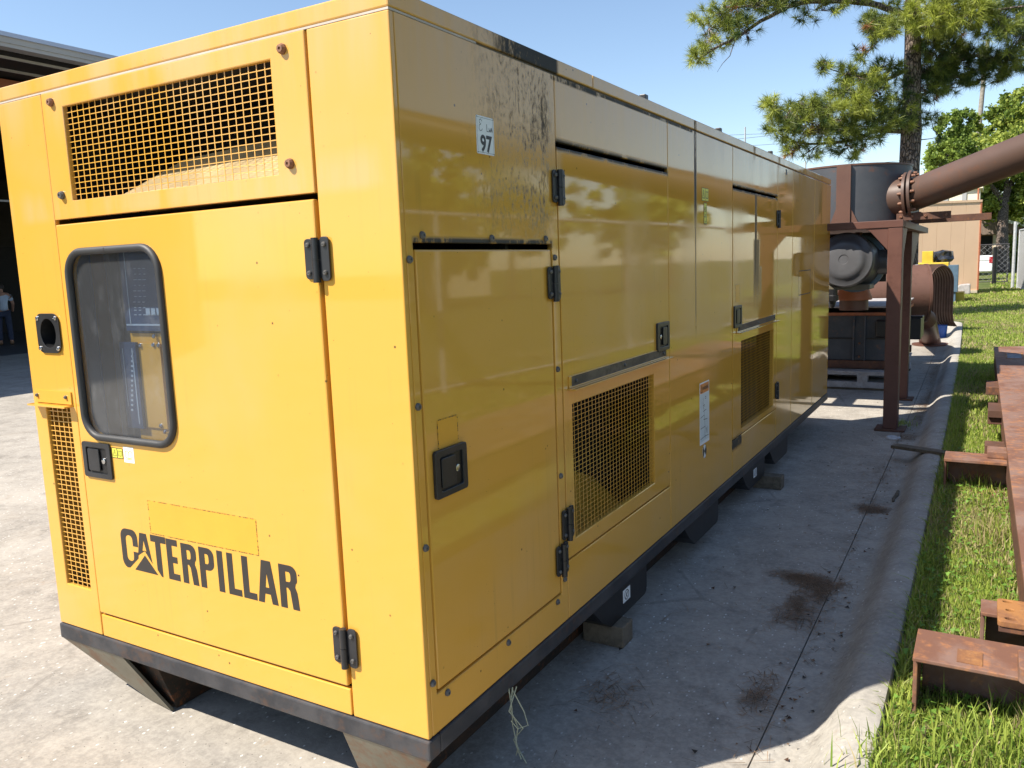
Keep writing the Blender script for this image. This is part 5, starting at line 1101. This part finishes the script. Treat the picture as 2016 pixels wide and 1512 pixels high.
for u, v, ru, rv, cnt, dd, tone in cl_:
    cnt = int(cnt*(1.6 if u > 1780 and v < 180 else 1.25))
    cc = pp_(u, v, dd); j = int(np.argmin(((tip_arr-np.array(cc))**2).sum(1))); root_ = Vector(tip_arr[j])
    subs = []
    for s_ in range(max(1, cnt//7)):
        a = random.uniform(0, 6.28); q = math.sqrt(random.random())*.6; sp2 = pp_(u+ru*q*math.cos(a), v+rv*q*math.sin(a), dd+random.uniform(-.4, .4)); subs.append(sp2)
        m = root_.lerp(sp2, .5)+Vector((random.uniform(-.06, .06), random.uniform(-.06, .06), -.05)); tw.tube([root_, m, sp2], [.016, .011, .007], 4, caps=False)
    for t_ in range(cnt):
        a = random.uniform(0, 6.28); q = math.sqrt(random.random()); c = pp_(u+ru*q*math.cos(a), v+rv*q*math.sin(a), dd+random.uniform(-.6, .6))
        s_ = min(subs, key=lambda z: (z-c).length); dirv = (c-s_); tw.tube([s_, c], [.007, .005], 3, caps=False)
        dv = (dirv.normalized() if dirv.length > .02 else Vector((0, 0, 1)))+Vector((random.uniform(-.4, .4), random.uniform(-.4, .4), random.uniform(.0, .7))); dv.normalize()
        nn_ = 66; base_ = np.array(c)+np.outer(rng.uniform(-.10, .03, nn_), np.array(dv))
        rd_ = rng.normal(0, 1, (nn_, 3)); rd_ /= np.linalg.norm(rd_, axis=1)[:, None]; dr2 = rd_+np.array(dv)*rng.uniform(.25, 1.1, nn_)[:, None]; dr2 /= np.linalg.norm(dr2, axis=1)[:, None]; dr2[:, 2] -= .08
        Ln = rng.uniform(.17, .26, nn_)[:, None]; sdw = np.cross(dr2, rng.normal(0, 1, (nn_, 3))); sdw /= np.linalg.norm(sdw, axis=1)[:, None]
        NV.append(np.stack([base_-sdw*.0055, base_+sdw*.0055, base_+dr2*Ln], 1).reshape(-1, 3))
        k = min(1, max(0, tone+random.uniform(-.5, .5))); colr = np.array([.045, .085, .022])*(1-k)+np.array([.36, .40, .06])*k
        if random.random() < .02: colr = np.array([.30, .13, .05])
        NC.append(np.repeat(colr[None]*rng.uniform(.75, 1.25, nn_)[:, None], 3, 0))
        if random.random() < .05: cones.append(c-dv*.2)
NV = np.concatenate(NV); tag(npmesh('needles', NV, np.arange(len(NV)).reshape(-1, 3), M['needle'], np.concatenate(NC), parent=PT), kind='stuff')
tag(part('twigs', tw, M['bark'], PT, fixn=False), kind='stuff')
cm = MB().lathe((0, 0, 0), (0, 0, 1), [(-.05, 0), (-.045, .025), (-.01, .035), (.03, .022), (.05, 0)], 8); cme = bpy.data.meshes.new('pine_cone'); cme.from_pydata(cm.v, [], cm.f); cme.materials.append(M['hair'])
for u, v in ((1556, 55), (1568, 62), (1520, 60), (1490, 90), (1466, 96), (1497, 98), (1636, 20), (1410, 143), (1455, 70), (1500, 40), (1524, 45), (1530, 70), (1740, 85), (1756, 95), (1765, 115), (1600, 310), (1640, 300), (1725, 292), (1590, 322), (1860, 218), (1868, 215), (1762, 290), (1850, 276), (1842, 262)): cones.append(pp_(u, v, -1.1))
for c in cones[:110]:
    o = bpy.data.objects.new('pine_cone', cme); COL.objects.link(o); o.parent = PT; o.location = c-ROOT[PT]; o.rotation_euler = (random.uniform(0, 3), random.uniform(0, 3), 0)

# ------------------------------------------------------------------ broadleaf trees
def leafcloud(lobes, n, size, ca, cb):
    wts = np.array([l[3]*l[4]*l[5] for l in lobes])**.7; wts /= wts.sum(); cnt = (wts*n).astype(int); V = []; C = []
    for (x, y, z, rx, ry, rz), k in zip(lobes, cnt):
        # leaves gather in sprays inside the lobe
        ns = max(8, k//45); d = rng.normal(0, 1, (ns, 3)); d /= np.linalg.norm(d, axis=1)[:, None]; rr_ = rng.uniform(.35, 1.05, ns)**.6
        cen = np.array([x, y, z])+d*rr_[:, None]*np.array([rx, ry, rz]); tone = rng.uniform(0, 1, ns)
        idx = rng.integers(0, ns, k); c = cen[idx]+rng.normal(0, 1, (k, 3))*np.array([rx, ry, rz])*.10
        a = rng.normal(0, 1, (k, 3)); a /= np.linalg.norm(a, axis=1)[:, None]; b = np.cross(a, rng.normal(0, 1, (k, 3))); b /= np.linalg.norm(b, axis=1)[:, None]
        s = size*rng.uniform(.6, 1.3, k)[:, None]; V.append(np.stack([c-a*s*.5, c+b*s*.32, c+a*s*.5, c-b*s*.32], 1).reshape(-1, 3))
        t = np.clip(tone[idx]+rng.normal(0, .25, k), 0, 1)[:, None]; C.append(np.repeat(np.array([ca])*(1-t)+np.array([cb])*t, 4, 0))
    V = np.concatenate(V); C = np.concatenate(C); q = np.arange(len(V)//4)[:, None]*4; T = np.concatenate([q+[0, 1, 2], q+[0, 2, 3]]); return V, T, C
def broadleaf(loc, lobes, trunk, n, size, label, ca=(.13, .20, .035), cb=(.42, .47, .09), group=None, name='leafy_tree'):
    t = thing(name, loc, label, 'tree', group); part('trunk', MB().tube(*trunk, 12), M['bark'], t, smooth=True)
    V, T, C = leafcloud(lobes, n, size, ca, cb); tag(npmesh('crown', V, T, M['leaf'], C, parent=t), kind='stuff')
    top = Vector(trunk[0][-1])
    for l in lobes[:6]:
        e_ = Vector(l[:3]); part('branch', MB().tube([top-Vector((0, 0, .4)), top.lerp(e_, .5)+Vector((0, 0, .1)), e_], [trunk[1][-1]*.7, trunk[1][-1]*.4, .03], 6), M['bark'], t, smooth=True)
    return t
def lob(u, v, d, ru, rv, rd=None):
    p = at(u, v, d); k = d/F_PX; return (p[0], p[1], p[2], ru*k, (rd or ru)*k, rv*k)
tb_ = at(1972, 535, 56); D1 = 56
broadleaf((float(tb_[0]), float(tb_[1]), LZ), [lob(1990, 300, D1, 75, 60), lob(1910, 330, D1, 65, 50), lob(1960, 390, D1+2, 70, 40), lob(1905, 410, D1+2, 60, 35), lob(2030, 250, D1, 60, 60), lob(1880, 285, D1-1, 35, 35), lob(2050, 380, D1, 60, 60), lob(1995, 220, D1, 40, 40), lob(1870, 330, D1, 40, 30), lob(1940, 255, D1+1, 30, 30)],
          ([Vector((tb_[0], tb_[1], LZ)), Vector(at(1973, 480, D1)), Vector(at(1974, 430, D1)), Vector(at(1978, 390, D1))], [.55, .38, .35, .28]), 42000, .26, 'broad leafy green tree behind the gate with a thick bare trunk')
D2 = 52; p = at(1865, 480, D2)
broadleaf((float(p[0]), float(p[1]), LZ), [lob(1868, 250, D2, 26, 30), lob(1862, 300, D2, 38, 26), lob(1895, 240, D2, 22, 28), lob(1848, 325, D2, 22, 16), lob(1890, 300, D2, 30, 40)],
          ([Vector((p[0], p[1], LZ)), Vector(at(1866, 380, D2)), Vector(at(1868, 320, D2))], [.22, .16, .12]), 13000, .20, 'slender light green tree just right of the pine trunk', cb=(.26, .34, .06))
# low hedge/bushes far behind the gate
for i, (u, v, d, ru, rv) in enumerate(((1995, 500, 60, 22, 30), (1960, 430, 75, 60, 40), (2010, 440, 70, 40, 40), (1900, 440, 80, 50, 40))):
    p = at(u, v, d); k = d/F_PX
    broadleaf((float(p[0]), float(p[1]), LZ), [lob(u, v, d, ru, rv), lob(u-ru*.5, v+rv*.4, d, ru*.7, rv*.7), lob(u+ru*.5, v+rv*.5, d, ru*.7, rv*.7)], ([Vector((p[0], p[1], LZ)), Vector((p[0], p[1], p[2]))], [.2, .12]), 5000, .3, ['round green bush beside the far gate', 'distant green tree behind the house roof', 'distant tree at the right picture edge', 'distant tree behind the tan shed'][i], name='leafy_bush' if i == 0 else 'leafy_tree')
# trees and houses across the fence (seen mirrored in the glossy housing)
rs = random.Random(3)
for i in range(15):
    t = i/14; x = 17+rs.uniform(-3, 6); y = -6+t*52+rs.uniform(-1.5, 1.5); h = rs.uniform(3.2, 6.4); r_ = rs.uniform(1.7, 3.0)
    lo = [(x+rs.uniform(-1, 1)*r_*.6, y+rs.uniform(-1, 1)*r_*.7, LZ+h*rs.uniform(.5, .9), r_*.8, r_*.8, h*.25) for _ in range(5)]
    broadleaf((x, y, LZ), lo, ([Vector((x, y, LZ)), Vector((x, y, LZ+h*.55))], [.2, .12]), 2600, .42, ('tall' if h > 4.8 else 'low')+' leafy tree beyond the chain-link fence, '+['first', 'second', 'third', 'fourth', 'fifth', 'sixth', 'seventh', 'eighth', 'ninth', 'tenth', 'eleventh', 'twelfth', 'thirteenth', 'fourteenth', 'farthest'][i]+' along the row from the camera', group='trees across the fence')
for i, (x, y, w_, l_, h_) in enumerate(((26, 4, 7, 9, 2.7), (28, 19, 7, 10, 2.9), (29, 36, 7, 11, 2.8))):
    t = thing('bungalow', (x, y, LZ), 'low pale bungalow across the fence, '+['nearest the camera', 'middle one of the row', 'farthest along the row'][i], 'house', 'bungalows across the fence')
    part('wall', MB().box(x-w_/2, x+w_/2, y-l_/2, y+l_/2, LZ, LZ+h_), M['cream'], t)
    part('roof', MB().add([(x-w_/2-.4, y-l_/2-.4, LZ+h_+.001), (x+w_/2+.4, y-l_/2-.4, LZ+h_+.001), (x+w_/2+.4, y+l_/2+.4, LZ+h_+.001), (x-w_/2-.4, y+l_/2+.4, LZ+h_+.001), (x, y-l_/2-.4, LZ+h_+1.3), (x, y+l_/2+.4, LZ+h_+1.3)], [(0, 1, 4), (3, 5, 2), (1, 2, 5, 4), (0, 4, 5, 3), (0, 3, 2, 1)]), M['roofh'], t)
    for k in (-.3, .05, .32): part('window', MB().box(x-w_/2-.03, x-w_/2-.001, y+l_*k-.6, y+l_*k+.6, LZ+1., LZ+2.1), M['blackp'], t)

SC.cycles.max_bounces = 8; SC.cycles.transparent_max_bounces = 16
SC.cycles.sample_clamp_indirect = 6.0
